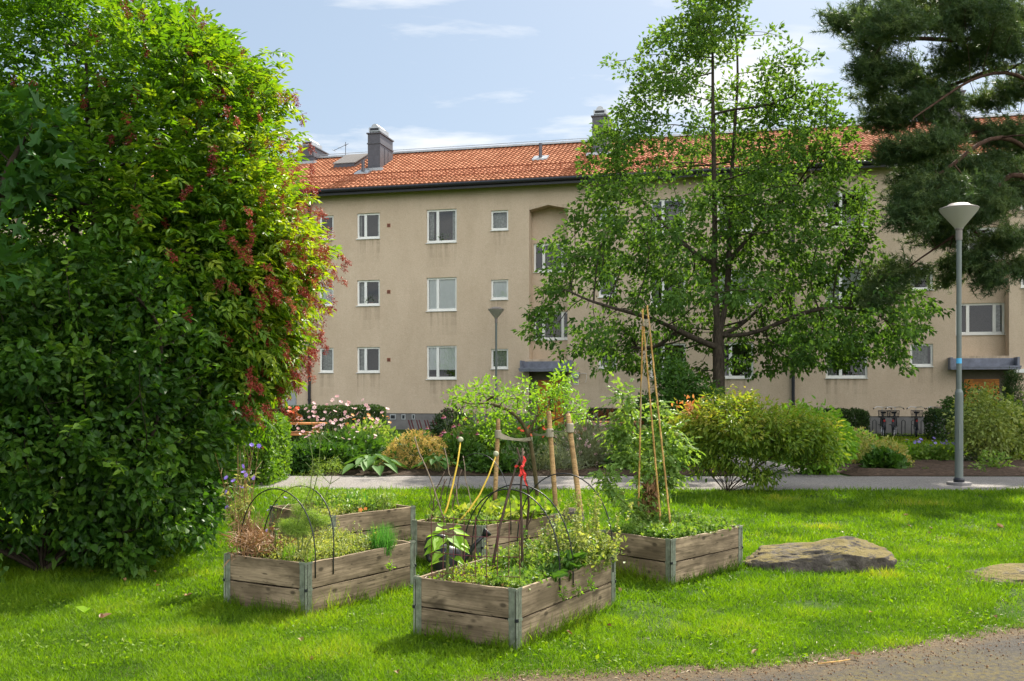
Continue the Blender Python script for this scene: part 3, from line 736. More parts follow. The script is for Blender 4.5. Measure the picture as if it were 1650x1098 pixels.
# roof -----------------------------------------------------------------------
EZ, ES, RZ, RS = 9.97, -.52, 12.62, 5.0
SL = (RZ-EZ)/(RS-ES)
def roofz(s): return EZ+(s-ES)*SL
TW, TC = .20, .30
nt = int((UR-UL+.6)/TW); ncs = 21
sub = 6
uu = (np.arange(nt*sub+1)/sub); prof = np.abs(np.sin((uu % 1)*math.pi))**.8*.040 - .012*((uu % 1) > .86)
us = UL-.3+uu*TW
hyp = math.hypot(RZ-EZ, RS-ES); rs = np.linspace(0, 1, ncs+1)
g = Geo(); nx = len(us)
tt = N.random((nt+1, ncs)); tt = np.clip(.5+(tt-.5)*.75, 0, 1)
nrmu = np.array([0, -SL, 1])/math.hypot(SL, 1)      # (u, s, z) roof normal
for c in range(ncs):
    V = []
    for e, (q, lift) in enumerate(((rs[c], .045), (rs[c+1]+.006, .004))):
        s = ES+(RS-ES)*q
        sh = prof + lift
        ss = s + nrmu[1]*sh; zz = roofz(s) + nrmu[2]*sh
        p = OW[None] + us[:, None]*UW[None] - ss[:, None]*NW[None]
        V.append(np.stack([p[:, 0], p[:, 1], zz], 1))
    # butt edge of the course
    s = ES+(RS-ES)*rs[c]; p = OW[None]+us[:, None]*UW[None]-(s+.0)*NW[None]; V0 = np.stack([p[:,0], p[:,1], np.full(nx, roofz(s)-.01)], 1)
    A0, A1 = V
    quad = np.stack([A0[:-1], A0[1:], A1[1:], A1[:-1]], 1); ti = tt[np.minimum((np.arange(nx-1)//sub), nt), c]
    g.add(quad, [(0,1,2,3)], ti)
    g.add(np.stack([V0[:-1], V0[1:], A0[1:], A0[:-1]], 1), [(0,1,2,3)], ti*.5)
rear = [W(UL-.3,EZ,DEP+.52), W(UR+.3,EZ,DEP+.52), W(UR+.3,RZ,RS), W(UL-.3,RZ,RS)]
g.poly(rear[::-1])
roof = g.build('roof', M['tile'], house)
g = Geo()
for s_ in (-1,): wbox(g, UL-.3, UR+.3, RZ+.01, RZ+.09, RS-.22, RS+.22)
k = UL
while k < UR: g.tube([W(k, RZ+.02, RS-.18), W(k+.02, RZ+.20, RS-.05)], .012, 4); k += 1.2
g.tube([W(UL, RZ+.20, RS-.05), W(UR, RZ+.20, RS-.05)], .014, 4)
g.build('ridge_flashing', M['zinc'], roof)
g = Geo(); wbox(g, UL-.3, UR+.3, 9.72, 9.93, -.50, -.46); g.poly([W(UL-.3,9.90,-.46), W(UR+.3,9.90,-.46), W(UR+.3,9.90,0), W(UL-.3,9.90,0)])
g.build('eaves', M['black'], house)
g = Geo(); g.tube([W(UL-.3,9.90,-.58), W(UR+.3,9.90,-.58)], .075, 10); g.build('gutter', M['black'], house)
g = Geo(); s = .32; zz = roofz(s)
for h in (.10, .34): g.tube([W(UL, zz+h, s), W(UR, zz+h, s)], .018, 5)
k = UL
while k < UR:
    g.tube([W(k, zz+.08, s), W(k, zz+.36, s)], .011, 4, cap=False); k += .125
k = UL
while k < UR: g.tube([W(k, roofz(s+.35), s+.35), W(k, zz+.34, s)], .02, 4); k += 1.2
g.build('snow_guard', M['snowguard'], roof)
def roofpix(px, py):
    k, kz = (px-CX)/F, (HY-py)/F
    best = None
    for s in np.linspace(-.5, 5.0, 1101):
        o = OW - s*NW; u = (o[1]*k-o[0])/(UW[0]-UW[1]*k); Y = o[1]+u*UW[1]; z = H+kz*Y
        e = abs(z-roofz(s))
        if best is None or e < best[0]: best = (e, u, s)
    return best[1], best[2]
def chimney(u, s, w_, d, ztop, cap=True):
    g = Geo(); zb = roofz(s)-.25
    wbox(g, u-w_/2, u+w_/2, zb, ztop, s, s+d); wbox(g, u-w_/2-.03, u+w_/2+.03, ztop-.45, ztop-.40, s-.03, s+d+.03); wbox(g, u-w_/2-.05, u+w_/2+.05, ztop, ztop+.05, s-.05, s+d+.05)
    for q in (.35, .62): wbox(g, u+w_/2, u+w_/2+.012, zb+.5, ztop-.5, s+d*q, s+d*q+.02)
    c = g.build('chimney', M['chimney'], roof)
    g = Geo(); wbox(g, u-w_/2-.22, u+w_/2+.22, roofz(s)-.10, roofz(s)+.06, s-.25, s); g.build('flashing', M['zinc'], c)
    if cap:
        g = Geo(); wbox(g, u-.2, u+.2, ztop+.05, ztop+.12, s+.1, s+d*.7); wbox(g, u-.26, u+.26, ztop+.12, ztop+.30, s+.05, s+d*.72)
        wbox(g, u-.20, u+.20, ztop+.16, ztop+.26, s+.04, s+.052, 1); g.tube([W(u, ztop+.30, s+.08), W(u, ztop+.30, s+d*.70)], .16, 12)
        g.build('cap', [M['zinc'], M['black']], c)
u, s = roofpix(602.5, 275); chimney(u, s, .58, 1.55, roofz(s)+1.62)
u, s = roofpix(966, 250); chimney(u, s, .62, 1.5, roofz(s)+1.62)
u, s = roofpix(487, 268); chimney(u, 4.3, .72, 1.6, 13.05)
u, s = roofpix(1560, 226); chimney(u, 4.0, .62, 1.5, 13.5)
# hatch, vent pipes, aerial
u, s = roofpix(556, 272); g = Geo(); wbox(g, u-.55, u+.45, roofz(s)-.3, roofz(s)+.22, s, s+.05)
g.obox(W(u-.55, roofz(s)-.2, s+.05), (UW[0], UW[1], 0), (-NW[0]*1.5, -NW[1]*1.5, 1.5*SL), (0, 0, .42)); h_ = g.build('roof_hatch', M['chimney'], roof)
g = Geo(); g.obox(W(u-.60, roofz(s)+.222, s-.02), (UW[0]*1.1, UW[1]*1.1, 0), (-NW[0]*1.6, -NW[1]*1.6, 1.6*SL), (0, 0, .04)); g.build('lid', M['hatchlid'], h_)
u, s = roofpix(545, 262); g = Geo(); p0 = W(u, RZ, RS); g.tube([p0, W(u, RZ+.75, RS)], .015, 5)
g.tube([W(u-.6, RZ+.38, RS), W(u+.15, RZ+.66, RS)], .012, 4)
for q in (0, .3, .6): g.tube([W(u-.6+q, RZ+.38+q*.37, RS-.2), W(u-.6+q, RZ+.38+q*.37, RS+.2)], .008, 4)
g.build('aerial', M['black'], roof)
for px, py, hh in ((585, 281, .62), (871, 258, .70)):
    u, s = roofpix(px, py); g = Geo(); g.tube([W(u, roofz(s)-.1, s), W(u, roofz(s)+hh, s)], .075, 10); pp = g.build('vent_pipe', M['chimney'], roof)
    g = Geo(); g.obox(W(u-.32, roofz(s-.2)+.03, s-.25), (UW[0]*.64, UW[1]*.64, 0), (-NW[0]*.5, -NW[1]*.5, .5*SL), (0, 0, .07)); g.build('flashing', M['zinc'], pp)
# ---------------------------------------------------------------- trees
def colonize(A, start, D=.3, di=2.5, dk=.5, iters=90, up=.08, jit=.15):
    """space colonisation: grow nodes from `start` (polyline of points, list of (point,parent)) towards the attractors A"""
    nodes = [np.array(p, float) for p, _ in start]; par = [q for _, q in start]
    A = np.asarray(A, float); alive = np.ones(len(A), bool)
    bd = np.full(len(A), 1e9); bi = np.zeros(len(A), int); new = list(range(len(nodes)))
    for it in range(iters):
        idx = np.nonzero(alive)[0]
        if len(idx) == 0 or not new: break
        P_ = np.array([nodes[i] for i in new])
        d = np.linalg.norm(A[idx][:, None]-P_[None], axis=2); j = d.argmin(1); dm = d[np.arange(len(idx)), j]
        upd = dm < bd[idx]; bd[idx[upd]] = dm[upd]; bi[idx[upd]] = np.array(new)[j[upd]]
        alive[idx[bd[idx] < dk]] = False
        idx = np.nonzero(alive & (bd < di))[0]
        if len(idx) == 0:
            idx = np.nonzero(alive)[0]
            if len(idx) == 0: break
            idx = idx[[bd[idx].argmin()]]
        acc = {}
        for i in idx:
            v = A[i]-nodes[bi[i]]; v = v/max(1e-6, np.linalg.norm(v))
            acc[bi[i]] = acc.get(bi[i], 0)+v
        new = []
        for k, v in acc.items():
            v = v/max(1e-6, np.linalg.norm(v)) + np.array([0, 0, up]) + N.normal(0, jit, 3); v /= np.linalg.norm(v)
            nodes.append(nodes[k]+v*D); par.append(k); new.append(len(nodes)-1)
    return np.array(nodes), np.array(par)
def radii(nodes, par, tip, ex=2.3, rmax=None):
    k = len(nodes); a = np.zeros(k); ch = [[] for _ in range(k)]
    for i in range(k):
        if par[i] >= 0: ch[par[i]].append(i)
    for i in range(k-1, -1, -1):
        if not ch[i]: a[i] = tip**ex
        if par[i] >= 0: a[par[i]] += a[i]
    r = a**(1/ex)
    if rmax: r = tip+(r-tip)*(rmax-tip)/max(1e-6, r.max()-tip)
    return r, ch
def limbs(g, nodes, par, r, ch, mi=0, rmin=0.0):
    size = r; nodes = np.array(nodes); k_ = len(nodes); big = np.array([max(c, key=lambda q: r[q]) if c else i for i, c in enumerate(ch)]); pa = np.where(par < 0, np.arange(k_), par)
    for _ in range(4):
        sm = .5*nodes+.25*nodes[pa]+.25*nodes[big]; fix = (par < 0) | (big == np.arange(k_)); nodes = np.where(fix[:, None], nodes, sm)
    stack = [0]
    while stack:
        i = stack.pop(); pts = [nodes[par[i]], nodes[i]] if par[i] >= 0 else [nodes[i]]
        rr = [min(r[par[i]], r[i]*1.25), r[i]] if par[i] >= 0 else [r[i]]
        while ch[i]:
            c = sorted(ch[i], key=lambda q: -size[q]); stack += c[1:]; i = c[0]; pts.append(nodes[i]); rr.append(r[i])
        if len(pts) > 1 and max(rr) > rmin:
            m = max(rr); n = 10 if m > .1 else 6 if m > .03 else 4 if m > .012 else 3
            g.tube(pts, rr, n, mi, cap=False)
def clump_tree(name, label, cat, base, A, start, mats, leaf, *, D, di, dk, tip, rmax, nleaf, spread, L0, W0, shape, up=.08, tb=None, hang=.2, group=None, outward=None, leafs2=None, iters=110, fold=.3, rmin=0.0, upn=.55):
    """a tree grown through attractors A; leaves gather round the attractors"""
    root = thing(name, label, cat, base, group)
    nodes, par = colonize(A, start, D, di, dk, iters, up)
    r, ch = radii(nodes, par, tip, 2.3, rmax)
    g = Geo(); limbs(g, nodes, par, r, ch, 0, rmin); g.build('trunk', mats, root, smooth=True)
    k = len(A); ce = np.repeat(A, nleaf, 0); m = len(ce)
    off = rdir(m)*(N.random((m, 1))**.6)*spread; off[:, 2] *= .7
    c = ce+off
    cen = np.array(base) if outward is None else np.array(outward)
    d = nrm(off)*.8 + .55*nrm(c-cen) + N.normal(0, .45, (m, 3)) + np.array([0, 0, -hang])
    n = N.normal(0, .6, (m, 3)) + np.array([0, 0, upn*1.6])
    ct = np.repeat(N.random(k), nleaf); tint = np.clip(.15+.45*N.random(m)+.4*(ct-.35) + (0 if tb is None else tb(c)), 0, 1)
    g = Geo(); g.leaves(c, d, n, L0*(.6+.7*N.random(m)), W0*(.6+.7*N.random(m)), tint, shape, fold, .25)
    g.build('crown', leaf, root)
    return root, nodes, r
def envelope(rows, Y, n, depthf=.85, pw=.5, zc=None, void=0.0, seed=1, topw=1.0):
    """attractors inside a crown whose outline (py, px left, px right) is given; the crown is round in plan"""
    rows = sorted(rows); py = np.array([q[0] for q in rows]); xl = np.array([q[1] for q in rows]); xr = np.array([q[2] for q in rows])
    out = []
    wid = (xr-xl).astype(float)
    yy = np.arange(py[0], py[-1]); cdf = np.cumsum(np.interp(yy, py, wid)**1.4*np.interp(yy, [0, 330], [topw, 1.0])); cdf = cdf/cdf[-1]
    while len(out) < n:
        y = py[0]+np.searchsorted(cdf, N.random()); a, b = np.interp(y, py, xl), np.interp(y, py, xr)
        cx, hw = (a+b)/2, (b-a)/2
        q = N.random()*2*math.pi; rr = N.random()**pw
        x = cx+hw*rr*math.cos(q); dy = hw/F*Y*depthf*rr*math.sin(q)
        p = P(x, y, Y); p.y += dy
        if void and fbm(p.x+p.y*.37+seed*9, p.z+p.y*.21, .85, seed, 2) < void: continue
        out.append(tuple(p))
    return np.array(out)
def trunkline(pts, step):
    """[(point,parent)] along a polyline"""
    res = [(tuple(pts[0]), -1)]
    for a, b in zip(pts[:-1], pts[1:]):
        a, b = Vector(a), Vector(b); k = max(1, int((b-a).length/step))
        for i in range(1, k+1): res.append((tuple(a.lerp(b, i/k)), len(res)-1))
    return res
def addbranch(st, frm, pts, step):
    i0 = min(range(len(st)), key=lambda i: (Vector(st[i][0])-Vector(frm)).length); p = i0; a = Vector(st[i0][0])
    for b in pts:
        b = Vector(b); k = max(1, int((b-a).length/step))
        for i in range(1, k+1): st.append((tuple(a.lerp(b, i/k)), p)); p = len(st)-1
        a = b
# the oak ------------------------------------------------------------------
YO = 28.0
rows = [(-60,1125,1210),(-10,1105,1228),(40,1062,1252),(80,1020,1262),(115,985,1318),(150,1000,1345),(185,955,1370),(225,945,1372),(270,935,1385),(320,925,1395),(370,905,1405),(420,875,1418),(470,868,1450),(500,850,1500),(530,842,1495),(560,860,1470),(585,930,1440),(604,960,1250)]
A = envelope(rows, YO, 2250, .8, .48, void=.415, seed=4, topw=1.15)
extra = []
for px, py in ((845,530),(860,545),(880,520),(870,500),(905,385),(880,395),(900,410),(1505,492),(1490,505),(1470,500),(1450,560),(1460,590),(1440,575),(1420,550),(1395,540),(970,600),(985,585),(1010,575),(1280,600),(1270,590),(1295,575),(1320,560),(1240,565),(1290,520),(1120,20),(1180,-10),(1240,50),(1075,65),(1000,115),(985,100),(1320,95),(1335,150),(1365,200),(1345,240)):
    for q in range(2): p = P(px+N.normal(0,5), py+N.normal(0,5), YO+N.normal(0,1.3)); extra.append(tuple(p))
A = np.concatenate([A, extra])
A = A[~((np.abs(A[:,0]-(1160-CX)/F*YO) < 1.3) & (A[:,1] < YO+.6) & (A[:,2] < 3.9))]
tb0 = P(1160, 0, YO); tb0.z = 0
st = trunkline([tb0, P(1159,640,YO), P(1157,560,YO), P(1160,545,YO)], .35)
addbranch(st, P(1160,545,YO), [P(1150,470,YO), P(1152,380,YO), P(1150,250,YO-.2), P(1148,120,YO-.3), P(1150,40,YO-.3)], .35)
addbranch(st, P(1160,545,YO), [P(1172,480,YO+.2), P(1176,380,YO+.3), P(1180,260,YO+.4), P(1190,120,YO+.3), P(1185,30,YO+.3)], .35)
addbranch(st, P(1160,550,YO), [P(1225,540,YO-.4), P(1275,508,YO-.8), P(1340,490,YO-1.1), P(1400,500,YO-1.2)], .35)
addbranch(st, P(1158,560,YO), [P(1110,545,YO-.3), P(1075,520,YO-.9), P(1000,500,YO-1.4), P(930,480,YO-1.7)], .35)
addbranch(st, P(1152,430,YO), [P(1125,420,YO+.3), P(1090,380,YO+.8), P(1040,330,YO+1.2), P(1000,290,YO+1.4)], .35)
addbranch(st, P(1174,420,YO), [P(1210,380,YO+.3), P(1250,330,YO+.7), P(1310,280,YO+1.0)], .35)
addbranch(st, P(1165,545,YO), [P(1200,520,YO+1.0), P(1250,470,YO+1.8), P(1330,420,YO+2.3)], .35)
clump_tree('oak_tree', 'tall broad leaved tree with spreading boughs before the house', 'tree', tb0, A, st, M['oakbark'], L['oak'],
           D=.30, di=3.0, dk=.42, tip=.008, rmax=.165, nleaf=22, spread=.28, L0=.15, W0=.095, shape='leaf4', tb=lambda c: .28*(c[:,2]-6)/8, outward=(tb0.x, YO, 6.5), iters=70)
# the pine -------------------------------------------------------------------
YP = 26.0
def pine_shoot(g, c, d, n, Ln, tint):
    """needle tufts at c along d"""
    k = len(c); ce = np.repeat(c, n, 0); de = np.repeat(d, n, 0); m = len(ce)
    t = N.random((m, 1)); pos = ce + de*(t-.45)*.42
    dd = de*.75 + rdir(m)*.9
    g.leaves(pos, dd, rdir(m), Ln*(.7+.5*N.random(m)), .017, np.clip(np.repeat(tint, n)+.3*(N.random(m)-.5), 0, 1), 'needle', 0, .1)
clumps = [(1345,32,14,8),(1375,42,28,14),(1395,30,26,16),(1400,75,32,22),(1440,40,45,30),(1500,28,60,28),(1575,35,60,30),(1640,40,40,30),(1420,118,45,32),(1480,135,55,34),(1405,150,20,14),(1545,100,45,26),(1610,80,45,30),(1645,140,30,26),(1440,185,50,30),(1505,170,42,26),(1550,205,40,20),(1620,225,50,28),(1460,245,45,26),(1510,232,40,22),(1462,310,36,32),(1505,315,58,38),(1570,325,60,36),(1635,305,40,38),(1470,350,38,22),(1520,372,55,30),(1575,415,35,34),(1600,455,20,22),(1445,440,40,30),(1415,475,30,22),(1625,385,35,24),(1640,430,20,16),(1590,165,40,16),(1480,-30,70,30),(1580,-30,80,35),(1420,-15,40,20),(1530,440,20,26),(1560,275,60,30),(1620,275,50,30),(1500,280,50,26)]
A = []
for px, py, rx, ry in clumps:
    k = int(5+rx*ry/32); dep = N.normal(0, 1.5)
    for q in range(k):
        v = rdir(1)[0]*N.random()**.4; p = P(px+rx*v[0], py+ry*v[1], YP+dep); p.y += v[2]*rx/F*YP; A.append(tuple(p))
for q in range(260):      # crown outside the frame, round the trunk
    a_ = N.random()*6.28; r_ = 1.6+3.6*N.random()**.6; z_ = 5.5+11*N.random(); A.append((15.7+r_*math.cos(a_), YP+.8+r_*math.sin(a_), z_))
A = np.array(A)
base = (15.7, YP+.8, 0)
st = trunkline([base, (15.6, YP+.8, 6), (15.4, YP+.7, 11), (15.2, YP+.5, 16)], .4)
bx = lambda pts: [P(*q) for q in pts]
addbranch(st, (15.5, YP+.8, 11.47), bx([(1650,42,YP+.3),(1600,50,YP),(1560,70,YP-.3),(1490,60,YP-.6),(1420,65,YP-.8)]), .4)
addbranch(st, (15.5, YP+.8, 10.06), bx([(1640,102,YP+.5),(1585,112,YP+.9),(1540,140,YP+1.1),(1470,160,YP+1.2)]), .4)
addbranch(st, (15.5, YP+.8, 8.66), bx([(1640,52+60,YP-.2),(1600,115,YP-.8),(1545,135,YP-1.2),(1490,185,YP-1.6),(1440,200,YP-1.6)]), .4)
addbranch(st, (15.5, YP+.8, 7.72), bx([(1640,195,YP+.3),(1560,215,YP+.2),(1500,235,YP+.0),(1450,255,YP-.2)]), .4)
addbranch(st, (15.5, YP+.8, 6.55), bx([(1630,215,YP-.6),(1560,230,YP-1.3),(1545,275,YP-1.4),(1480,300,YP-1.5),(1420,330,YP-1.6)]), .4)
addbranch(st, (15.5, YP+.8, 5.85), bx([(1625,260,YP),(1600,310,YP),(1570,370,YP-.2),(1530,385,YP-.3),(1488,410,YP-.4),(1450,440,YP-.4)]), .4)
root = thing('pine_tree', 'tall dark pine reaching in from the right edge', 'tree', base)
nodes, par = colonize(A, st, .40, 3.4, .55, 75, 0)
r, ch = radii(nodes, par, .009, 2.2, .22)
g = Geo(); limbs(g, nodes, par, r, ch); g.build('trunk', M['pinebark'], root, smooth=True)
g = Geo(); k = len(A); reps = 6
c = np.repeat(A, reps, 0) + rdir(k*reps)*.36*N.random((k*reps, 1))**.5*np.array([1, 1, .42])
d = nrm(nrm(c-np.array([15.7, YP+.8, 8]))*.7 + N.normal(0, .5, (k*reps, 3)) + np.array([-.1, 0, .25]))
pine_shoot(g, c, d, 44, .135, np.clip(np.repeat(N.random(k), reps)*.75+.3*N.random(k*reps), 0, 1))
g.build('needles', L['pine'], root)
# the red berried elder ----------------------------------------------------------
def ellipsoid(n, c, r, shell=.35, zmin=.1):
    o = []
    while len(o) < n:
        v = rdir(1)[0]*(N.random()**shell); p = np.array(c)+v*np.array(r)
        if p[2] > zmin: o.append(p)
    return np.array(o)
YE = 11.0
A = np.concatenate([ellipsoid(1150, (-4.5, YE, 3.25), (2.3, 2.0, 3.1), .38, .9), ellipsoid(230, (-2.95, YE-.2, 3.0), (.95, 1.1, 1.35), .5), ellipsoid(90, (-3.0, YE, 5.2), (.75, .9, .8), .5), ellipsoid(60, (-2.75, YE, 1.9), (.62, .7, .6), .5)])
ex = [P(px, py, YE+N.normal(0, .5)) for px, py in ((470,130),(495,150),(455,108),(430,95),(400,60),(385,25),(500,200),(480,185),(485,140),(478,160),(490,165),(500,150),(460,150),(462,180),(440,120),(430,110),(415,75),(510,215),(495,235),(470,210),(535,410),(548,430),(525,370),(530,330),(515,480),(500,545),(470,590),(455,620),(440,600),(360,5),(495,260),(505,300),(545,455),(490,520))]
A = np.concatenate([A, np.array([tuple(p) for p in ex])])
ZS, XS = [.9,1.4,1.57,2.12,3.0,3.7,4.25,5.0,5.3,6.0,6.6], [-3.0,-2.8,-2.72,-2.42,-2.06,-2.28,-2.45,-2.62,-3.05,-3.72,-4.3]
def under(c, mg): return (c[:,0]+mg)*11/c[:,1] < np.interp((c[:,2]-1.65)*11/c[:,1]+1.65, ZS, XS)+.10+.62*(fbm(c[:,1]*1.2+c[:,2], c[:,2]*2.0, 2.0, 77, 3)-.5)
A = A[under(A, .22)]
eb = (-4.6, 10.9, 0)
st = trunkline([eb, (-4.6, 10.9, .5)], .2)
for tx, ty, tz in ((-5.7,10.6,3.6),(-5.2,11.6,4.4),(-4.4,10.4,4.2),(-3.6,11.0,3.6),(-3.2,10.5,2.6),(-3.9,11.8,4.8),(-5.9,11.2,2.8)):
    addbranch(st, (-4.6, 10.9, .4), [((-4.6+tx)/2+N.normal(0,.1), (10.9+ty)/2, tz*.45), (tx, ty, tz)], .2)
root = thing('elder_tree', 'large leafy elder with red berry clusters on the left', 'tree', eb)
nodes, par = colonize(A, st, .19, 1.6, .28, 80, .02)
r, ch = radii(nodes, par, .005, 2.2, .13)
g = Geo(); limbs(g, nodes, par, r, ch); g.build('trunk', M['shrubbark'], root, smooth=True)
def compound(g, c, d, nl, Lr, Ll, Wl, tint, mi=0, shape='leaf6'):
    """pinnate leaves: rachis length Lr, nl pairs of leaflets and an end one"""
    d = nrm(d); k = len(c); upv = np.array([[0, 0, 1.]]) + N.normal(0, .35, (k, 3)); s = nrm(np.cross(d, upv)); n = nrm(np.cross(s, d))
    for j in range(nl):
        t = .35+.62*j/nl
        for sg in (-1, 1):
            pos = c + d*(Lr*t)[:, None] - n*(Lr*.22*t*t)[:, None]
            g.leaves(pos, d*.55+s*sg*.9-n*.22, n+N.normal(0, .15, (k, 3)), Ll*(.8+.3*N.random(k)), Wl, tint, shape, .25, .22, mi)
    g.leaves(c+d*Lr[:, None]-n*(Lr*.22)[:, None], d-n*.35, n, Ll*1.1, Wl, tint, shape, .25, .22, mi)
g = Geo(); k = len(A); reps = 19
wt = N.random(k)**1.3+.2; cnt = np.maximum(2, (k*reps*wt/wt.sum()).astype(int)); m = cnt.sum(); ce = np.repeat(A, cnt, 0); off = rdir(m)*N.random((m, 1))**.5*.33; c = ce+off
cen = np.array([-4.5, YE, 2.6])
d = nrm(off)*.5+nrm(c-cen)*.7+N.normal(0, .35, (m, 3))+np.array([0, 0, -.12])
tint = np.clip(.2+.4*N.random(m)+.45*(np.repeat(N.random(k), cnt)-.4)+.32*np.clip((c[:,0]+3.5)/1.2, -.5, 1), 0, 1)  # leaves tinted lighter toward the right, sunlight put into their colour
kp = under(c, .10) & (np.sum(((c-np.array([-4.75, 9.6, 3.42]))/np.array([.62, 2.1, .40]))**2, 1) > .75+.5*N.random(m)); compound(g, c[kp], d[kp], 2, .13*(.7+.6*N.random(kp.sum())), .088, .035, tint[kp])
g.build('crown', L['elder'], root)
g = Geo()      # drooping clusters of red berry stalks, most on the sunny right side
wgt = np.exp(np.clip((A[:,0]+3.2)*2.3, -5, 2.2))*(A[:,2] > 1.4)*(np.linalg.norm((A-cen)/np.array([2.3,2,3]), axis=1) > .72); wgt /= wgt.sum()
sel = N.choice(len(A), 420, replace=True, p=wgt)
bc = A[sel]+nrm(A[sel]-cen)*(.24+.16*N.random((420, 1)))+N.normal(0, .10, (420, 3))
hand = np.array([tuple(P(px+N.normal(0,5), py+N.normal(0,6), YE-1.5+N.normal(0,.15))) for px, py in ((132,145),(200,192),(222,150),(212,215),(180,225),(262,218),(290,305),(160,110),(60,130),(20,120),(405,330),(402,345),(408,375),(400,395),(395,420),(350,230),(330,100),(300,190),(385,185),(310,290),(420,300),(140,45),(230,20),(460,420),(440,470),(470,480)) for q in range(1)])
bc = np.concatenate([bc, hand]); bc = bc[under(bc, -.14)]
order = np.argsort(bc[:,1]-1.2*bc[:,0])      # the ones nearest the viewer and the sunny side become parts of their own
for i_, c0 in enumerate(bc[order]):
    k2 = 40; ax = nrm(np.array([N.normal(0,.35)+.25*(c0[0] > -2.9), N.normal(0,.35), -.9])); sz = .45+.45*N.random()
    st_ = c0+ax*(N.random((k2, 1))*.17*sz); dd = nrm(rdir(k2)+ax*.5)
    tn = np.full(k2, .10+.5*N.random()*N.random()+.35*(c0[0] > -2.7))  # clusters on the right get a brighter tint, painted as sunlit
    g.leaves(st_, dd, rdir(k2), (.05+.04*N.random(k2))*sz, .005, tn, 'leaf4', 0, .2)
    e = st_+dd*.06*sz; g.leaves(e, rdir(k2), rdir(k2), .013, .012, np.clip(tn+.15, 0, 1), 'leaf4', 0, 0)
    g.leaves(e, rdir(k2), rdir(k2), .013, .012, tn, 'leaf4', 0, 0)
    if i_ < 95: g.build('berry_cluster', L['berry'], root); g = Geo()
g.build('berry_clusters', L['berry'], root)['kind'] = 'stuff'
def shoots(root, starts, dirs, Ln, nl, L0, W0, leaf, shape='leaf6', comp=False, name='sprays'):
    g = f = Geo()
    for a, d in zip(starts, dirs):
        l = Ln*(.6+.7*N.random()); d = d/np.linalg.norm(d); e = a+d*l+np.array([0,0,-.12*l]); m_ = (a+e)/2+np.array([N.normal(0,.02), N.normal(0,.02), .06*l]); g.tube([a-d*.25*l, m_, e], [.0045,.003,.0015], 4, 1, cap=False)
        u = np.linspace(.03, 1, nl)[:,None]; c = np.where(u < .5, a+(m_-a)*u*2, m_+(e-m_)*(u*2-1)); s = np.cross(d, [0,0,1.]); s /= max(1e-6, np.linalg.norm(s)); sg = np.where(np.arange(nl) % 2, 1, -1)[:,None]
        dd = s*sg*.9+d*.5+N.normal(0,.3,(nl,3)); t_ = np.clip(.35+.5*N.random(nl)+.2*N.random(), 0, 1)
        if comp: compound(f, c, dd, 2, np.full(nl, .12), L0, W0, t_)
        else: f.leaves(c, dd, N.normal(0,.35,(nl,3))+np.array([0,0,.9]), L0*(.6+.7*N.random(nl)), W0*(.6+.6*N.random(nl)), t_, shape, .3, .3)
    f.build(name, [leaf, M['shrubbark']], root)
sp = np.array([tuple(P(px, py, YE+dy)) for px, py, dy in ((468,150,0),(455,118,.2),(440,98,-.3),(478,195,.3),(482,235,-.2),(498,320,.1),(515,415,0),(522,450,-.5),(512,480,.3),(490,535,-.3),(400,70,0),(372,30,.2),(475,165,-.6),(505,360,-.4),(462,585,-.4),(440,615,-.2),(500,395,.5),(430,85,.4))])
sp = sp[[1,2,3,4,5,6,7,8,9,13,14,15]]-np.array([.30, 0, 0]); shoots(root, sp, np.array([(1, N.normal(0,.3), .45 if p[2] > 4 else .05+N.normal(0,.25)) for p in sp]), .40, 9, .088, .034, L['elder'], comp=True)
# the dark shrub in front of it -----------------------------------------------------
def shell_shrub(name, label, cat, base, ells, nleaf, mats, leaf, L0, W0, shape='leaf6', natt=420, tip=.004, rmax=.05, tbf=None, D=.16, stems=9, spread=.2, hang=.25, group=None, up=.5, shell=.3, fold=.25):
    tot = sum(e[1][0]*e[1][2] for e in ells)
    A = np.concatenate([ellipsoid(max(8, int(natt*e[1][0]*e[1][2]/tot)), e[0], e[1], shell, .06) for e in ells])
    root = thing(name, label, cat, base, group)
    st = trunkline([base, (base[0], base[1], .12)], .1)
    for q in range(stems):
        e = ells[q % len(ells)]; a = N.random()*6.28; f = .25+.3*N.random()
        tgt = np.array(e[0])+np.array([math.cos(a)*e[1][0]*f, math.sin(a)*e[1][1]*f, 0]); tgt[2] = max(.3, e[0][2]*.7)
        b0 = np.array([base[0]+math.cos(a)*.12, base[1]+math.sin(a)*.12, .08]); addbranch(st, base, [b0, b0*.45+tgt*.55+np.array([0,0,.05]), tgt], D)
    nodes, par = colonize(A, st, D, 1.4, D*1.5, 70, .02)
    r, ch = radii(nodes, par, tip, 2.2, rmax); g = Geo(); limbs(g, nodes, par, r, ch); g.build('branches', mats, root, smooth=True)
    k = len(A); wt = N.random(k)**1.6+.12; cnt = np.maximum(1, (nleaf*wt/wt.sum()).astype(int)); m = cnt.sum(); off = rdir(m)*N.random((m, 1))**.5*spread; c = np.repeat(A, cnt, 0)+off
    c[:, 2] = np.maximum(c[:, 2], .03)
    cen = np.mean([e[0] for e in ells], 0); d = nrm(off)*.5+nrm(c-cen)*.5+N.normal(0, .4, (m, 3))+np.array([0, 0, -hang])
    n = nrm(c-cen)*.35+N.normal(0, .7, (m, 3))+np.array([0, 0, up])
    tint = np.clip(.1+.45*N.random(m)+.5*(np.repeat(N.random(k), cnt)-.4)+(0 if tbf is None else tbf(c)), 0, 1)
    g = Geo(); g.leaves(c, d, n, L0*(.4+1.0*N.random(m)), W0*(.45+.9*N.random(m)), tint, shape, fold, .2); g.build('foliage', leaf, root)
    return root, A
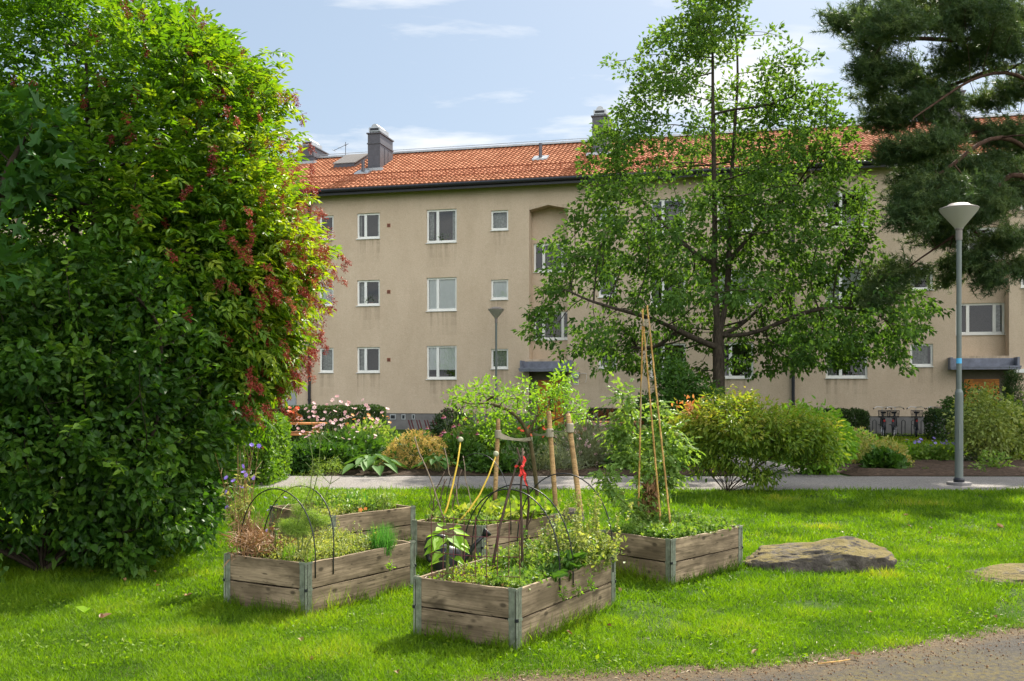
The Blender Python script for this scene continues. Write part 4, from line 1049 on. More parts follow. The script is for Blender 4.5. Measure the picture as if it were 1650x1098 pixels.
ds, DA = shell_shrub('leafy_shrub', 'dense dark green shrub spreading over the shaded lawn', 'shrub', (-4.2, 8.9, 0),
            [((-5.5, 8.7, 1.1), (1.1, 1.1, 1.2)), ((-4.75, 8.8, 1.35), (1.6, 1.2, 1.5)), ((-3.8, 9.3, 1.65), (1.1, 1.05, 1.5)), ((-3.5, 9.9, 1.15), (.75, .9, 1.15)), ((-3.5, 9.05, .7), (.85, .75, .75)), ((-3.45, 10.6, .8), (.5, .7, .75))],
            46000, M['shrubbark'], L['shrub'], .075, .052, natt=1150, D=.15, stems=24, spread=.18, tip=.003, rmax=.05, shell=.5)
cs = np.array([-4.2, 9.1, 1.3]); o_ = DA[(DA[:,1] < 9.6) & (DA[:,2] > .7)]; o_ = o_[N.choice(len(o_), 150, replace=False)]
shoots(ds, o_, nrm(o_-cs)+np.array([0,0,.7])+N.normal(0,.35,o_.shape), .34, 10, .078, .054, L['shrubtip'])
# a big leaved maple sapling among the branches at the left edge
A = np.array([tuple(P(px, py, 8.9+N.normal(0, .25))) for px, py in ((15,190),(40,170),(70,195),(95,215),(30,225),(60,240),(20,265),(85,250),(10,300),(45,330),(20,360),(75,300),(-20,230),(-40,300),(50,400),(20,430))])
mb = (-4.9, 8.95, 0)
st = trunkline([mb, (-4.75, 8.95, 2.2), (-4.6, 8.95, 3.6)], .25)
clump_tree('maple_sapling', 'maple sapling with large lobed leaves at the left edge', 'tree', mb, A, st, M['shrubbark'], L['maple'], D=.15, di=1.5, dk=.2, tip=.004, rmax=.04, nleaf=9, spread=.22, L0=.17, W0=.17, shape='palm', hang=.5)
# light hedge bush beyond the elder, by the path
# ---------------------------------------------------------------- clipped hedges
def hedge(label, x0, x1, y0, y1, h, leaf, n, L0=.045, W0=.028, rot=0, group=None, round_=.12, name='hedge'):
    cx, cy = (x0+x1)/2, (y0+y1)/2; root = thing(name, label, 'hedge', (cx, cy, 0), group)
    hx, hy = (x1-x0)/2, (y1-y0)/2; ca, sa = math.cos(rot), math.sin(rot)
    g = Geo()          # a thicket of bare twigs inside
    for q in range(int(40+hx*60)):
        a = np.array([(N.random()*2-1)*hx*.85, (N.random()*2-1)*hy*.75, 0]); b = a+np.array([N.normal(0,.15), N.normal(0,.12), h*(.6+.35*N.random())])
        a, b = [np.array([cx+p[0]*ca-p[1]*sa, cy+p[0]*sa+p[1]*ca, p[2]]) for p in (a, b)]; g.tube([a, (a+b)/2+N.normal(0,.03,3), b], [.014, .01, .005], 4, cap=False)
    g.build('branches', M['shrubbark'], root)
    areas = np.array([hx*2*h, hx*2*h, hy*2*h, hy*2*h, 4*hx*hy]); f = N.choice(5, n, p=areas/areas.sum())
    u, v, dep = N.random(n)*2-1, N.random(n), N.random(n)**1.6*.16
    p = np.empty((n, 3)); nn = np.zeros((n, 3))
    for k, (sx, sy) in enumerate(((0,-1),(0,1),(-1,0),(1,0))):
        m = f == k
        p[m] = np.stack([u[m]*hx if sy else sx*(hx-dep[m]), u[m]*hy if sx else sy*(hy-dep[m]), v[m]*h], 1); nn[m] = (sx, sy, .2)
    m = f == 4; p[m] = np.stack([u[m]*hx, (v[m]*2-1)*hy, h-dep[m]], 1); nn[m] = (0, 0, 1)
    ex = np.maximum(0, np.abs(p[:,0])-(hx-round_)); ey = np.maximum(0, np.abs(p[:,1])-(hy-round_)); p[:,2] -= (p[:,2] > h*.7)*(ex+ey)*.5
    w_ = (fbm(p[:,0]+cx, p[:,2]+p[:,1], 1.7, 5, 3)-.5)*.16; p += nn*w_[:, None]; p[:,2] = np.maximum(p[:,2], .02)
    r2 = lambda a: np.stack([a[:,0]*ca-a[:,1]*sa, a[:,0]*sa+a[:,1]*ca, a[:,2]], 1)
    p = r2(p)+np.array([cx, cy, 0]); nn = r2(nn)
    d = nn*.5+N.normal(0, .6, (n, 3))+np.array([0, 0, .2]); g = Geo()
    g.leaves(p, d, nn+N.normal(0, .5, (n, 3)), L0*(.6+.7*N.random(n)), W0*(.6+.7*N.random(n)), np.clip(N.random(n)*.8+.3*(fbm(p[:,0],p[:,2]+p[:,1],2.5,7,2)-.4), 0, 1), 'leaf4', .3, .2)
    g.build('foliage', leaf, root); return root
hedge('long clipped dark hedge behind the pink flowers', -9.0, -3.85, 29.2, 30.2, 1.12, L['hedge'], 26000, .07, .045)
hedge('light green hedge at the left of the side path', -6.9, -4.12, 17.0, 18.3, 1.18, L['limehedge'], 15000, .075, .05, name='hedge')
hedge('dark hedge block left of the parked bicycles', 9.7, 11.25, 31.2, 32.1, 1.0, L['hedge'], 8000, .07, .045)
hedge('dark hedge block right of the parked bicycles', 13.25, 19.0, 30.9, 31.9, 1.0, L['hedge'], 18000, .07, .045)
shell_shrub('clipped_shrub', 'round dark clipped shrub in front of the grey plinth', 'shrub', (-2.0, 33, 0), [((-2.0, 33, .46), (.6, .6, .46))], 4200, M['shrubbark'], L['hedge'], .08, .05, 'leaf4', natt=120, spread=.16, shell=.15)
shell_shrub('round_shrub', 'round dull green shrub above the right hand hedge', 'shrub', (15.2, 32.6, 0), [((15.2, 32.6, .95), (1.0, .8, .85))], 5000, M['shrubbark'], L['perennial'], .09, .06, 'leaf4', natt=150, spread=.2)
# ---------------------------------------------------------------- perennials
def plant(name, label, base, rx, ry, h, nleaf, L0, W0, leaf, *, shape='leaf4', z0=.12, up=.25, hang=.15, stems=14, stem=None, sr=.006, shell=.45, flowers=(), group=None, cat='plant', tb=0, plume=None, top=1.0, flat=.5):
    base = np.array([base[0], base[1], base[2] if len(base) > 2 else 0.]); root = thing(name, label, cat, tuple(base), group)
    v = rdir(nleaf); v[:,2] = np.abs(v[:,2]); v *= (N.random((nleaf, 1))**shell)
    lump = .75+.5*fbm(v[:,0]*3+base[0]*7, v[:,1]*3+v[:,2]*2+base[1]*5, 1.1, 3, 2)
    p = v*np.array([rx, ry, h*(1-z0)*top])*lump[:, None]; p[:,2] += z0*h
    c = base+p; d = nrm(v+1e-6)*.8+N.normal(0, .4, (nleaf, 3))+np.array([0, 0, up-hang]); n = N.normal(0, .4, (nleaf, 3))+np.array([0, 0, flat])+v*.3
    tint = np.clip(.1+.7*N.random(nleaf)+.35*(lump-1)+tb, 0, 1)
    g = Geo(); g.leaves(c, d, n, L0*(.6+.7*N.random(nleaf)), W0*(.6+.7*N.random(nleaf)), tint, shape, .25, .25); g.build('foliage', leaf, root)
    g = Geo(); fl = []
    for q in range(stems):
        v = rdir(1)[0]; v[2] = abs(v[2])*.8+.4; e = base+v*np.array([rx*.8, ry*.8, h*.75]); b = base+np.array([v[0]*rx*.25, v[1]*ry*.25, 0]); m_ = (b+e)/2+np.array([0, 0, h*.12])
        g.tube([b, m_, e], [sr*1.4, sr, sr*.6], 4, cap=False)
    for f in flowers:
        k = f['n']; a = N.random(k)*6.28; rr = N.random(k)**.5*f.get('spread', 1.0)
        fx, fy = f.get('off', (0, 0))
        pos = np.stack([base[0]+fx+np.cos(a)*rr*rx, base[1]+fy+np.sin(a)*rr*ry, base[2]+f['z0']+(f['z1']-f['z0'])*N.random(k)*(1-.35*rr)], 1)
        for q in range(0, k, f.get('every', 1)):
            b = np.array([base[0]+(pos[q,0]-base[0])*.5, base[1]+(pos[q,1]-base[1])*.5, base[2]+h*.35]); g.tube([b, (b+pos[q])/2+N.normal(0,.02,3), pos[q]], [.004, .0035, .0025], 3, cap=False)
        fl.append((f, pos))
    if stems or fl: g.build('stems', stem or L['stem'], root)
    for f, pos in fl:
        k = len(pos); kind = f.get('kind', 'open'); nn = np.stack([N.normal(0,.4,k), N.normal(0,.4,k)-f.get('face', .45), .6+.2*N.random(k)], 1)
        for q in range(k):
            g = Geo(); p1 = pos[q:q+1]; n1 = nn[q:q+1]; sz = f['size']*(.7+.5*N.random()); mats = [f['mat'], L['squash' if kind == 'open' else 'deadleaf']]
            if kind == 'open': g.flowers(p1, n1, sz, 6, .8, .25); g.flowers(p1+nrm(n1)*.008, n1, sz*.3, 5, .9, .5, np.full(1, .8), 1)
            elif kind == 'cone': g.flowers(p1, n1*np.array([.4,.4,1]), sz, 10, .42, -.35); g.ball(pos[q]+np.array([0,0,.008]), sz*.22, 5, 1, .2)
            else: g.ball(pos[q], sz*.5, 5, 0, N.random())
            g.build('flower' if kind != 'ball' else 'seed_head', mats, root)
    if plume:
        k = plume['n']; v = rdir(k); v[:,2] = np.abs(v[:,2]); v *= (.72+.28*N.random((k, 1))); p = base+v*np.array([rx, ry, h])*1.04; g = Geo()
        m = 16; c = np.repeat(p, m, 0)+rdir(k*m)*plume['s']*N.random((k*m, 1)); g.leaves(c, rdir(k*m)+np.array([0,0,.5]), rdir(k*m), plume['l'], plume['l']*.45, np.clip(np.repeat(N.random(k), m)*.6+.4*N.random(k*m), 0, 1), 'leaf4'); g.build('plumes', plume['mat'], root)
    return root
def at(px, py_, Y): p = P(px, 600, Y); return (p.x, Y, 0.0)
# long flower bed, from left to right
plant('anemone_clump', 'large clump of pink anemones at the corner of the flower bed', at(548, 0, 20.9), 1.05, 1.0, .74, 3600, .13, .10, L['perennial'], shape='lobed', stems=26, tb=-.05,
      flowers=[dict(n=98, mat=L['pink'], size=.095, z0=.62, z1=1.62, every=1, spread=.95)])
plant('leafy_perennial', 'low dark leafy perennial below the pink anemones', at(520, 0, 19.7), .85, .5, .55, 1900, .15, .10, L['perennial'], shape='lobed', stems=8, tb=-.15)
plant('leafy_perennial', 'yellow green leafy perennial right behind the pink anemones', at(598, 0, 22.4), .75, .8, .92, 1900, .12, .06, L['herb'], stems=14, tb=.1, flowers=[dict(n=16, mat=L['orange'], size=.09, z0=.85, z1=1.2, every=1)])
def hosta(label, base, r, n, L0, group=None):
    root = thing('hosta', label, 'plant', base, group); g = Geo(); s = Geo()
    for q in range(n):
        a = q*2.4+N.normal(0,.2); f = (q+.5)/n; d = np.array([math.cos(a), math.sin(a), .25+.6*(1-f)]); d /= np.linalg.norm(d)
        tip = np.array(base)+np.array([math.cos(a)*r*f**.6, math.sin(a)*r*f**.6, .10+.28*(1-f*.7)])
        s.tube([np.array(base)+np.array([math.cos(a)*.04, math.sin(a)*.04, 0]), (np.array(base)+tip)/2+np.array([0,0,.05]), tip], .006, 4, cap=False)
        g.leaves(tip[None], (d*np.array([1,1,.2])+np.array([0,0,-.25]))[None], np.array([[math.cos(a)*.5, math.sin(a)*.5, .8]]), L0*(.75+.4*N.random()), L0*.72, [.3+.6*N.random()], 'heart', .25, .3)
    g.build('foliage', L['hosta'], root); s.build('stems', L['stem'], root); return root
for (px, Y, r, n, l0), lb in zip(((600, 19.35, .50, 24, .32), (706, 19.35, .36, 18, .22)), ('broad blue green hosta at the foot of the pink anemones', 'hosta with dull leaves right of the yellow plumes')):
    hosta(lb, at(px, 0, Y), r, n, l0)
plant('plume_perennial', 'rounded clump of faded yellow feathery plumes', at(672, 0, 20.3), .74, .7, .78, 900, .10, .06, L['perennial'], stems=22, plume=dict(n=1100, s=.075, l=.034, mat=L['feather']))
plant('coneflower_clump', 'clump of dark pink coneflowers beside the yellow plumes', at(735, 0, 20.6), .70, .5, .62, 1300, .15, .06, L['perennial'], shape='leaf6', stems=10, tb=.1, flowers=[dict(n=17, mat=L['magenta'], size=.125, z0=.62, z1=1.22, kind='cone')])
plant('seedhead_clump', 'tall clump with black seed heads on thin stems', at(750, 0, 22.2), .6, .5, .80, 900, .13, .05, L['herb'], stems=10, flowers=[dict(n=30, mat=L['seed'], size=.06, z0=.9, z1=1.55, kind='ball')])
plant('leafy_perennial', 'bushy green perennial behind the left tree stake', at(800, 0, 21.2), .85, .7, 1.0, 2400, .14, .065, L['herb'], shape='leaf6', stems=16, tb=-.12, flowers=[dict(n=9, mat=L['orange'], size=.08, z0=1.0, z1=1.35)])
plant('scarlet_dahlia', 'low plant with scarlet flowers behind the young tree', at(850, 0, 19.9), .50, .4, .72, 900, .12, .07, L['perennial'], shape='leaf6', flowers=[dict(n=12, mat=L['scarlet'], size=.11, z0=.72, z1=1.0, off=(.12, -.1))])
plant('lavender_mound', 'low grey green mound edging the flower bed', at(868, 0, 19.6), 1.0, .45, .52, 2600, .10, .016, L['silver'], stems=8, up=.7)
plant('leafy_perennial', 'low dark green edging plant near the path', at(800, 0, 19.4), .62, .35, .42, 900, .11, .07, L['perennial'], shape='leaf6', stems=10)
plant('silver_shrub', 'loose silvery grey shrub right of the wooden stakes', at(945, 0, 20.4), .90, .8, 1.02, 3800, .12, .020, L['silver'], up=.75, stems=26, plume=dict(n=150, s=.05, l=.028, mat=L['pink']))
plant('leafy_perennial', 'dark green leafy mound behind the young tree', at(870, 0, 22.2), 1.1, .8, .85, 2200, .14, .08, L['perennial'], shape='leaf6', stems=10)
plant('silver_shrub', 'grey green wispy shrub behind the tomato plant', at(1000, 0, 20.9), .7, .7, 1.05, 2300, .11, .022, L['silver'], up=.7, stems=20, tb=-.2)
plant('leafy_perennial', 'dark leafy plant at the foot of the tomato bed, across the path', at(1045, 0, 19.8), .75, .5, .75, 1700, .12, .07, L['perennial'], shape='leaf6', stems=8)
plant('rust_foliage_plant', 'rust red low foliage below the house wall', at(975, 0, 31.5), 1.6, .4, .95, 2200, .10, .07, L['rudred'], stems=10)
plant('rust_foliage_plant', 'rust red low foliage left of the oak trunk', at(1050, 0, 31), .9, .4, .85, 1300, .10, .07, L['rudred'], stems=10, tb=-.2)
hedge('low dark hedge right of the middle door', 2.6, 6.5, 33.4, 34.1, 1.0, L['hedge'], 9000, .07, .045)
shell_shrub('tall_shrub', 'tall dark leafed shrub left of the oak trunk', 'shrub', (3.6, 22.6, 0), [((3.55, 22.6, 1.15), (.62, .6, .95)), ((3.75, 22.6, 1.75), (.35, .4, .5)), ((4.35, 22.7, 1.55), (.35, .4, .35))], 4600, M['shrubbark'], L['perennial'], .12, .06, 'leaf6', natt=190, spread=.2, stems=7)
# the spreading spindle bush on the lawn by the path
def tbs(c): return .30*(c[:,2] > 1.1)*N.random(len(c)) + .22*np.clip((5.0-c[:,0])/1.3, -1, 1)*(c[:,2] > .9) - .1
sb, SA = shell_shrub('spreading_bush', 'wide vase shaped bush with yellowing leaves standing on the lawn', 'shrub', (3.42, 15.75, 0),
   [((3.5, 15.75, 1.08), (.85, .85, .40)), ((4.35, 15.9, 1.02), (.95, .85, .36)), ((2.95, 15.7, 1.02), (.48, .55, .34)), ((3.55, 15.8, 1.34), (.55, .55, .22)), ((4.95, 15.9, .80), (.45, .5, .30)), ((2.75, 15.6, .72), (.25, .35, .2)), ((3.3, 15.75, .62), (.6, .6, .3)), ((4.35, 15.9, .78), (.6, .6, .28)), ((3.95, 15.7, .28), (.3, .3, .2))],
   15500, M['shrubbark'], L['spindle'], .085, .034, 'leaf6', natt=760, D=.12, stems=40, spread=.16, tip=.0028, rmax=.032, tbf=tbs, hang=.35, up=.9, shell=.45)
o_ = SA[SA[:,2] > .85]; o_ = o_[N.choice(len(o_), 90, replace=False)]; shoots(sb, o_, nrm(o_-np.array([3.8,15.8,.6]))*np.array([1,1,.5])+np.array([0,0,.45])+N.normal(0,.3,o_.shape), .30, 9, .08, .034, L['spindle'])
g = Geo(); c = np.array([tuple(P(1112+N.normal(0,9), 655+N.normal(0,9), 15.6+N.normal(0,.1))) for q in range(70)]); g.leaves(c, rdir(70)-np.array([0,0,.6]), rdir(70), .075, .034, N.random(70), 'leaf6'); g.build('turning_leaves', L['spindle_red'], sb)
shell_shrub('leafy_shrub', 'deep green bush behind the right of the spreading bush', 'shrub', (5.9, 18.2+1.0, 0), [((5.75, 19.3, .75), (.75, .6, .6)), ((6.1, 19.3, .55), (.55, .6, .5))], 5200, M['shrubbark'], L['lime'], .11, .06, 'leaf6', natt=200, spread=.18, tbf=lambda c: np.full(len(c), -.25))
# right hand bed
plant('tan_perennial', 'fading tan perennial at the left of the mulched bed', at(1385, 0, 20.9), .45, .4, .85, 800, .09, .04, L['palegreen'], stems=16, tb=.2, plume=dict(n=60, s=.05, l=.03, mat=L['feather']))
plant('tan_perennial', 'tan feathery perennial in the middle of the mulched bed', at(1430, 0, 20.6), .48, .4, .62, 900, .09, .045, L['palegreen'], stems=14, tb=.1, plume=dict(n=110, s=.05, l=.03, mat=L['feather']))
plant('leafy_perennial', 'dark lobed leafy plant at the front of the mulched bed', at(1424, 0, 19.75), .42, .3, .42, 420, .17, .14, L['perennial'], shape='lobed', stems=6)
plant('leafy_perennial', 'bright green seedling clump behind the dark lobed plant', at(1395, 0, 21.6), .45, .4, .70, 700, .10, .055, L['lime'], stems=8)
plant('leafy_perennial', 'pale stalky plant beside the spreading bush', at(1362, 0, 21.4), .4, .4, .55, 500, .09, .04, L['herb'], stems=10)
plant('cranesbill', 'low lilac flowered clump at the back of the mulched bed', at(1502, 0, 21.7), .60, .4, .42, 1000, .10, .075, L['herb'], shape='lobed', tb=-.1, flowers=[dict(n=26, mat=L['violet'], size=.075, z0=.40, z1=.62)])
plant('leafy_perennial', 'low grassy green clump left of the lilac flowers', at(1462, 0, 21.8), .42, .3, .45, 800, .12, .02, L['lime'], up=.9, stems=0, tb=-.1)
shell_shrub('loose_shrub', 'loose yellow green shrub right of the near lamp post', 'shrub', (10.3, 21.2, 0), [((10.1, 21.2, .95), (.72, .6, .72)), ((10.7, 21.6, .7), (.6, .6, .65)), ((9.75, 21.0, .75), (.35, .4, .3))], 6200, M['shrubbark'], L['palegreen'], .085, .045, 'leaf6', natt=260, spread=.17, stems=14, tbf=lambda c: np.full(len(c), -.12))
shell_shrub('dense_shrub', 'dense green shrub at the right edge of the mulched bed', 'shrub', (11.6, 22.0, 0), [((11.4, 22.0, .8), (.75, .7, .75)), ((12.3, 22.3, .9), (.9, .8, .85))], 6500, M['shrubbark'], L['spindle'], .09, .05, 'leaf6', natt=260, spread=.18, stems=12)
plant('leafy_perennial', 'purple grey low plant right of the lamp post foot', at(1572, 0, 21.3), .35, .3, .45, 600, .08, .04, L['silver'], tb=-.4, stems=10)
plant('leafy_perennial', 'small pale shoots on the mulch before the loose shrub', at(1602, 0, 19.5), .38, .25, .45, 300, .09, .05, L['herb'], stems=6)
for (px, Y, r), lb in zip(((1466, 19.8, .10), (1492, 19.5, .12), (1556, 19.6, .14), (1580, 19.2, .16)), ('tiny weed tuft on the mulch near the lobed plant', 'tiny weed tuft on the mulch near the path kerb', 'tiny weed tuft behind the lamp post', 'tiny weed tuft right of the lamp post')):
    plant('weed', lb, at(px, 0, Y), r, r, .12, 60, .06, .03, L['herb'], stems=0)
c = at(1634, 0, 31.0); shell_shrub('column_conifer', 'narrow dark upright conifer beside the right entrance', 'tree', c, [((c[0], 31.0, 1.2), (.32, .32, 1.15))], 4500, M['shrubbark'], L['hedge'], .09, .025, 'leaf4', natt=150, spread=.16, stems=3, hang=-.6)
# ---------------------------------------------------------------- young tree tied to three stakes
yt = P(866, 803, 15.1); yt.z = 0
tr = thing('young_tree', 'young tree with an arching light green crown tied to stakes', 'tree', yt)
Yt = 15.0
st = trunkline([yt, P(864,770,Yt), P(858,735,Yt), P(855,700,Yt), P(848,680,Yt-.1), P(835,665,Yt-.2), P(815,655,Yt-.3), P(790,650,Yt-.4), P(765,655,Yt-.5)], .12)
addbranch(st, P(850,688,Yt), [P(862,665,Yt), P(885,650,Yt+.2), P(910,640,Yt+.3)], .12)
addbranch(st, P(853,695,Yt), [P(880,680,Yt-.3), P(910,675,Yt-.5)], .12)
A = [tuple(P(px+N.normal(0,6), py+N.normal(0,4), Yt+N.normal(0,.45))) for px, py in ((735,638),(750,632),(765,648),(775,628),(790,640),(800,655),(812,632),(830,640),(845,655),(770,668),(790,672),(820,668),(860,650),(875,640),(890,628),(900,612),(905,640),(918,655),(930,668),(940,672),(880,665),(865,672),(785,622),(740,655),(900,625),(912,605),(835,622),(855,632),(925,648),(805,690),(790,700)) for q in range(3)]
nodes, par = colonize(A, st, .10, 1.2, .12, 50, 0); r, ch = radii(nodes, par, .004, 2.2, .036); g = Geo(); limbs(g, nodes, par, r, ch); g.build('trunk', M['youngbark'], tr, smooth=True)
A = np.array(A); m = len(A)*20; off = rdir(m)*N.random((m,1))**.5*.16; c = np.repeat(A, 20, 0)+off; g = Geo()
g.leaves(c, nrm(off)+N.normal(0,.4,(m,3))+np.array([0,0,.1]), N.normal(0,.5,(m,3))+np.array([0,0,.6]), .075*(.6+.6*N.random(m)), .032, N.random(m), 'leaf6', .3, .3); g.build('crown', L['apple'], tr)
stk = []
def stake(label, base, top, r):
    o = thing('wooden_stake', label, 'stake', base, 'stakes round the young tree'); g = Geo(); b, t_ = Vector(base), Vector(top)
    pts = [b.lerp(t_, q) for q in (0, .2, .4, .6, .8, .97, 1)]; g.tube(pts, [r*1.02, r, r*1.03, r*.98, r*.97, r*.95, r*.8], 12); ob = g.build('stake', M['stake'], o, smooth=True)
    return ob
Ys = 13.97; b = P(797,0,Ys); b.z = 0; stake('leftmost tree stake, slightly leaning with a pale ball in front', b, P(803,675,Ys), .031)
b = P(896,0,13.4); b.z = 0; stake('middle tree stake of the three', b, P(884,663,13.5), .033)
b = P(937,0,12.66); b.z = 0; stake('rightmost tree stake, leaning most', b, P(915,667,12.9), .034)
tie = thing('tree_tie', 'grey webbing tied between the stakes and the young trunk', 'strap', P(857,705,14.8))
g = Geo()
def strap(a, b, wd, tw=.3, n=8):
    a, b = Vector(a), Vector(b)
    for i in range(n):
        p, q = a.lerp(b, i/n), a.lerp(b, (i+1)/n); s0, s1 = -.03*math.sin(math.pi*i/n), -.03*math.sin(math.pi*(i+1)/n)
        w0, w1 = wd*(1-.5*math.sin(3*i/n)), wd*(1-.5*math.sin(3*(i+1)/n))
        for e in (0, .006): g.poly([(p.x, p.y+e, p.z-w0+s0), (q.x, q.y+e, q.z-w1+s1), (q.x, q.y+e, q.z+w1+s1), (p.x, p.y+e, p.z+w0+s0)])
strap(P(802,703,13.94), P(858,707,15.0), .035); strap(P(802,699,14.0), P(856,711,15.08), .03)
strap(P(857,697,15.0), P(886,699,13.45), .022); strap(P(857,700,15.06), P(886,696,13.52), .02); strap(P(887,694,13.45), P(919,690,12.85), .012)
g.build('webbing', M['webbing'], tie)
for c_, rr in ((P(802.5,700,13.97), .048), (P(886,698,13.45), .050), (P(918.5,690,12.84), .05)):
    k = Geo(); k.tube([c_-Vector((0,0,.06)), c_-Vector((0,0,.05)), c_+Vector((0,0,.05)), c_+Vector((0,0,.06))], [rr*.8, rr, rr*.95, rr*.75], 12); k.build('knot', M['webbing'], tie)
# ---------------------------------------------------------------- raised beds made of two pallet collars
BH = .195
def Z(px, py, z):
    Y = (H-z)*F/(py-HY); return Vector(((px-CX)/F*Y, Y, z))
def bed(key, label):
    b = BEDS[key]; A_, B_, C_, D_ = b['A'], b['B'], b['C'], b['D']
    root = thing('raised_bed', label, 'raised bed', (A_[0], A_[1], 0), 'raised beds of two stacked pallet collars')
    cen = (A_+D_)/2
    def board(p, q, z, h):
        v = q-p; ln = np.linalg.norm(v); v /= ln; out = np.array([v[1], -v[0]])
        if out.dot(p-cen) < 0: out = -out
        th = .021; k = 9; xs = np.linspace(.022, ln-.022, k); g = Geo()
        w0 = [N.normal(0, .0012) for _ in xs]; w1 = [N.normal(0, .0018) for _ in xs]
        side = 1 if (-v[1]*out[0]+v[0]*out[1]) > 0 else -1     # local +Y is left of v
        ya, yb = (0, -th*side)
        V = []
        for i, x in enumerate(xs): V += [(x, ya, .002+w0[i]), (x, yb, .002+w0[i]), (x, yb, h-.002+w1[i]), (x, ya, h-.002+w1[i])]
        fs = [(4*i+a, 4*i+4+a, 4*i+4+(a+1) % 4, 4*i+(a+1) % 4) for i in range(k-1) for a in range(4)]+[(0,1,2,3), (4*k-1,4*k-2,4*k-3,4*k-4)]
        g.add([V], fs); o = g.build('board', M['board']); o.parent = root
        o.location = (p[0]-A_[0], p[1]-A_[1], z); o.rotation_euler = (0, 0, math.atan2(v[1], v[0]))
        bv = o.modifiers.new('edge', 'BEVEL'); bv.width = .0025; bv.segments = 2
    for t_ in (0, 1):
        for p, q in ((A_, B_), (A_, C_), (B_, D_), (C_, D_)): board(p, q, t_*BH+(.003 if t_ else 0), BH-.003)
    for c_, n1, n2 in ((A_, B_, C_), (B_, A_, D_), (C_, A_, D_), (D_, B_, C_)):
        g = Geo()
        for n_ in (n1, n2):
            v = (n_-c_)/np.linalg.norm(n_-c_); out = np.array([v[1], -v[0]])
            if out.dot(c_-cen) < 0: out = -out
            for t_ in (0, 1):
                o = c_+v*.012+out*.0005; g.obox((o[0], o[1], t_*BH+.004), (v[0]*.046, v[1]*.046, 0), (out[0]*.0028, out[1]*.0028, 0), (0, 0, BH-.006))
                for e in (.018, .048):          # rolled edges and rivets
                    o = c_+v*e+out*.003; g.tube([(o[0], o[1], t_*BH+.006), (o[0], o[1], t_*BH+BH-.004)], .0032, 6)
                for zz in np.linspace(.02, BH-.02, 7):
                    o = c_+v*.034+out*.0035; g.ball((o[0], o[1], t_*BH+zz), .0035, 4)
                o = c_+v*.002+out*.004; g.obox((o[0], o[1], t_*BH+BH-.012), (v[0]*.058, v[1]*.058, 0), (out[0]*.004, out[1]*.004, 0), (0, 0, .018))
        o = (c_-cen)/np.linalg.norm(c_-cen)*.002+c_
        g.tube([(o[0], o[1], .004), (o[0], o[1], 2*BH+.002)], .0075, 8); g.tube([(o[0], o[1], BH-.012), (o[0], o[1], BH+.008)], .014, 8, 1)
        g.build('corner_hinge', [M['galv'], M['black']], root)
    k = 16; g = Geo(); V = []
    for i in range(k):
        for j in range(k):
            s, t_ = .02+.96*i/(k-1), .02+.96*j/(k-1); p = A_+s*(B_-A_)+t_*(C_-A_); V.append((p[0], p[1], .315+.035*N.random()))
    g.add([V], [(i*k+j, (i+1)*k+j, (i+1)*k+j+1, i*k+j+1) for i in range(k-1) for j in range(k-1)]); g.build('soil', M['soil'], root)
    return root
bed('A', 'left raised bed with two black hoops, nearest the dark shrub')
bed('B', 'raised bed farthest left at the back, without hoops')
bed('C', 'raised bed in the middle behind, with leaning sticks and yellow stakes')
bed('D', 'nearest raised bed with a ribbon tied stick tripod and wire mesh')
bed('E', 'right raised bed with the bamboo canes and tomato plant')
def bp(key, s, t_, z=.335):
    b = BEDS[key]; p = b['A']+s*(b['B']-b['A'])+t_*(b['C']-b['A']); return np.array([p[0], p[1], z])
def bedfill(name, label, key, s0, s1, t0, t1, n, h, L0, W0, leaf, shape='leaf4', stems=30, tb=0, up=.6, spill=.03, spikes=None, cat='plant'):
    """a low mass of one herb over part of a bed"""
    c0 = bp(key, (s0+s1)/2, (t0+t1)/2); root = thing(name, label, cat, tuple(c0))
    s = s0+(s1-s0)*N.random(n); t_ = t0+(t1-t0)*N.random(n); b = BEDS[key]
    p2 = b['A'][None]+s[:,None]*(b['B']-b['A'])[None]+t_[:,None]*(b['C']-b['A'])[None]
    hh = h*(.25+1.5*np.clip(fbm(p2[:,0], p2[:,1], 6.5, 17, 3)-.15, 0, 1)); z = .33+hh*N.random(n)**.6
    c = np.concatenate([p2, z[:,None]], 1)+N.normal(0, spill, (n, 3))*np.array([1,1,.3])
    d = rdir(n)*.9+np.array([0,0,up]); g = Geo()
    g.leaves(c, d, N.normal(0,.5,(n,3))+np.array([0,0,.7]), L0*(.6+.7*N.random(n)), W0*(.6+.7*N.random(n)), np.clip(.1+.6*N.random(n)+.7*(fbm(p2[:,0],p2[:,1],6,19,2)-.4)+tb, 0, 1), shape, .25, .2); g.build('foliage', leaf, root)
    g = Geo()
    for q in N.choice(n, stems): g.tube([(p2[q,0]+N.normal(0,.02), p2[q,1]+N.normal(0,.02), .33), (c[q]+np.array([p2[q,0],p2[q,1],.33]))/2+N.normal(0,.01,3), c[q]], [.0025,.002,.0015], 3, cap=False)
    if stems: g.build('stems', L['stem'], root)
    if spikes:
        g = Geo()
        for q in N.choice(n, spikes[0]):
            e = c[q]+np.array([N.normal(0,.03), N.normal(0,.03), .05+.08*N.random()]); g.tube([c[q], e], [.0018,.0012], 3, 1, cap=False)
            m = 16; tt_ = N.random((m,1)); g.leaves(c[q]*(1-tt_)+e*tt_, rdir(m), rdir(m), .016, .009, N.random(m), 'leaf4')
        g.build('flower_spikes', [spikes[1], L['stem']], root)
    return root
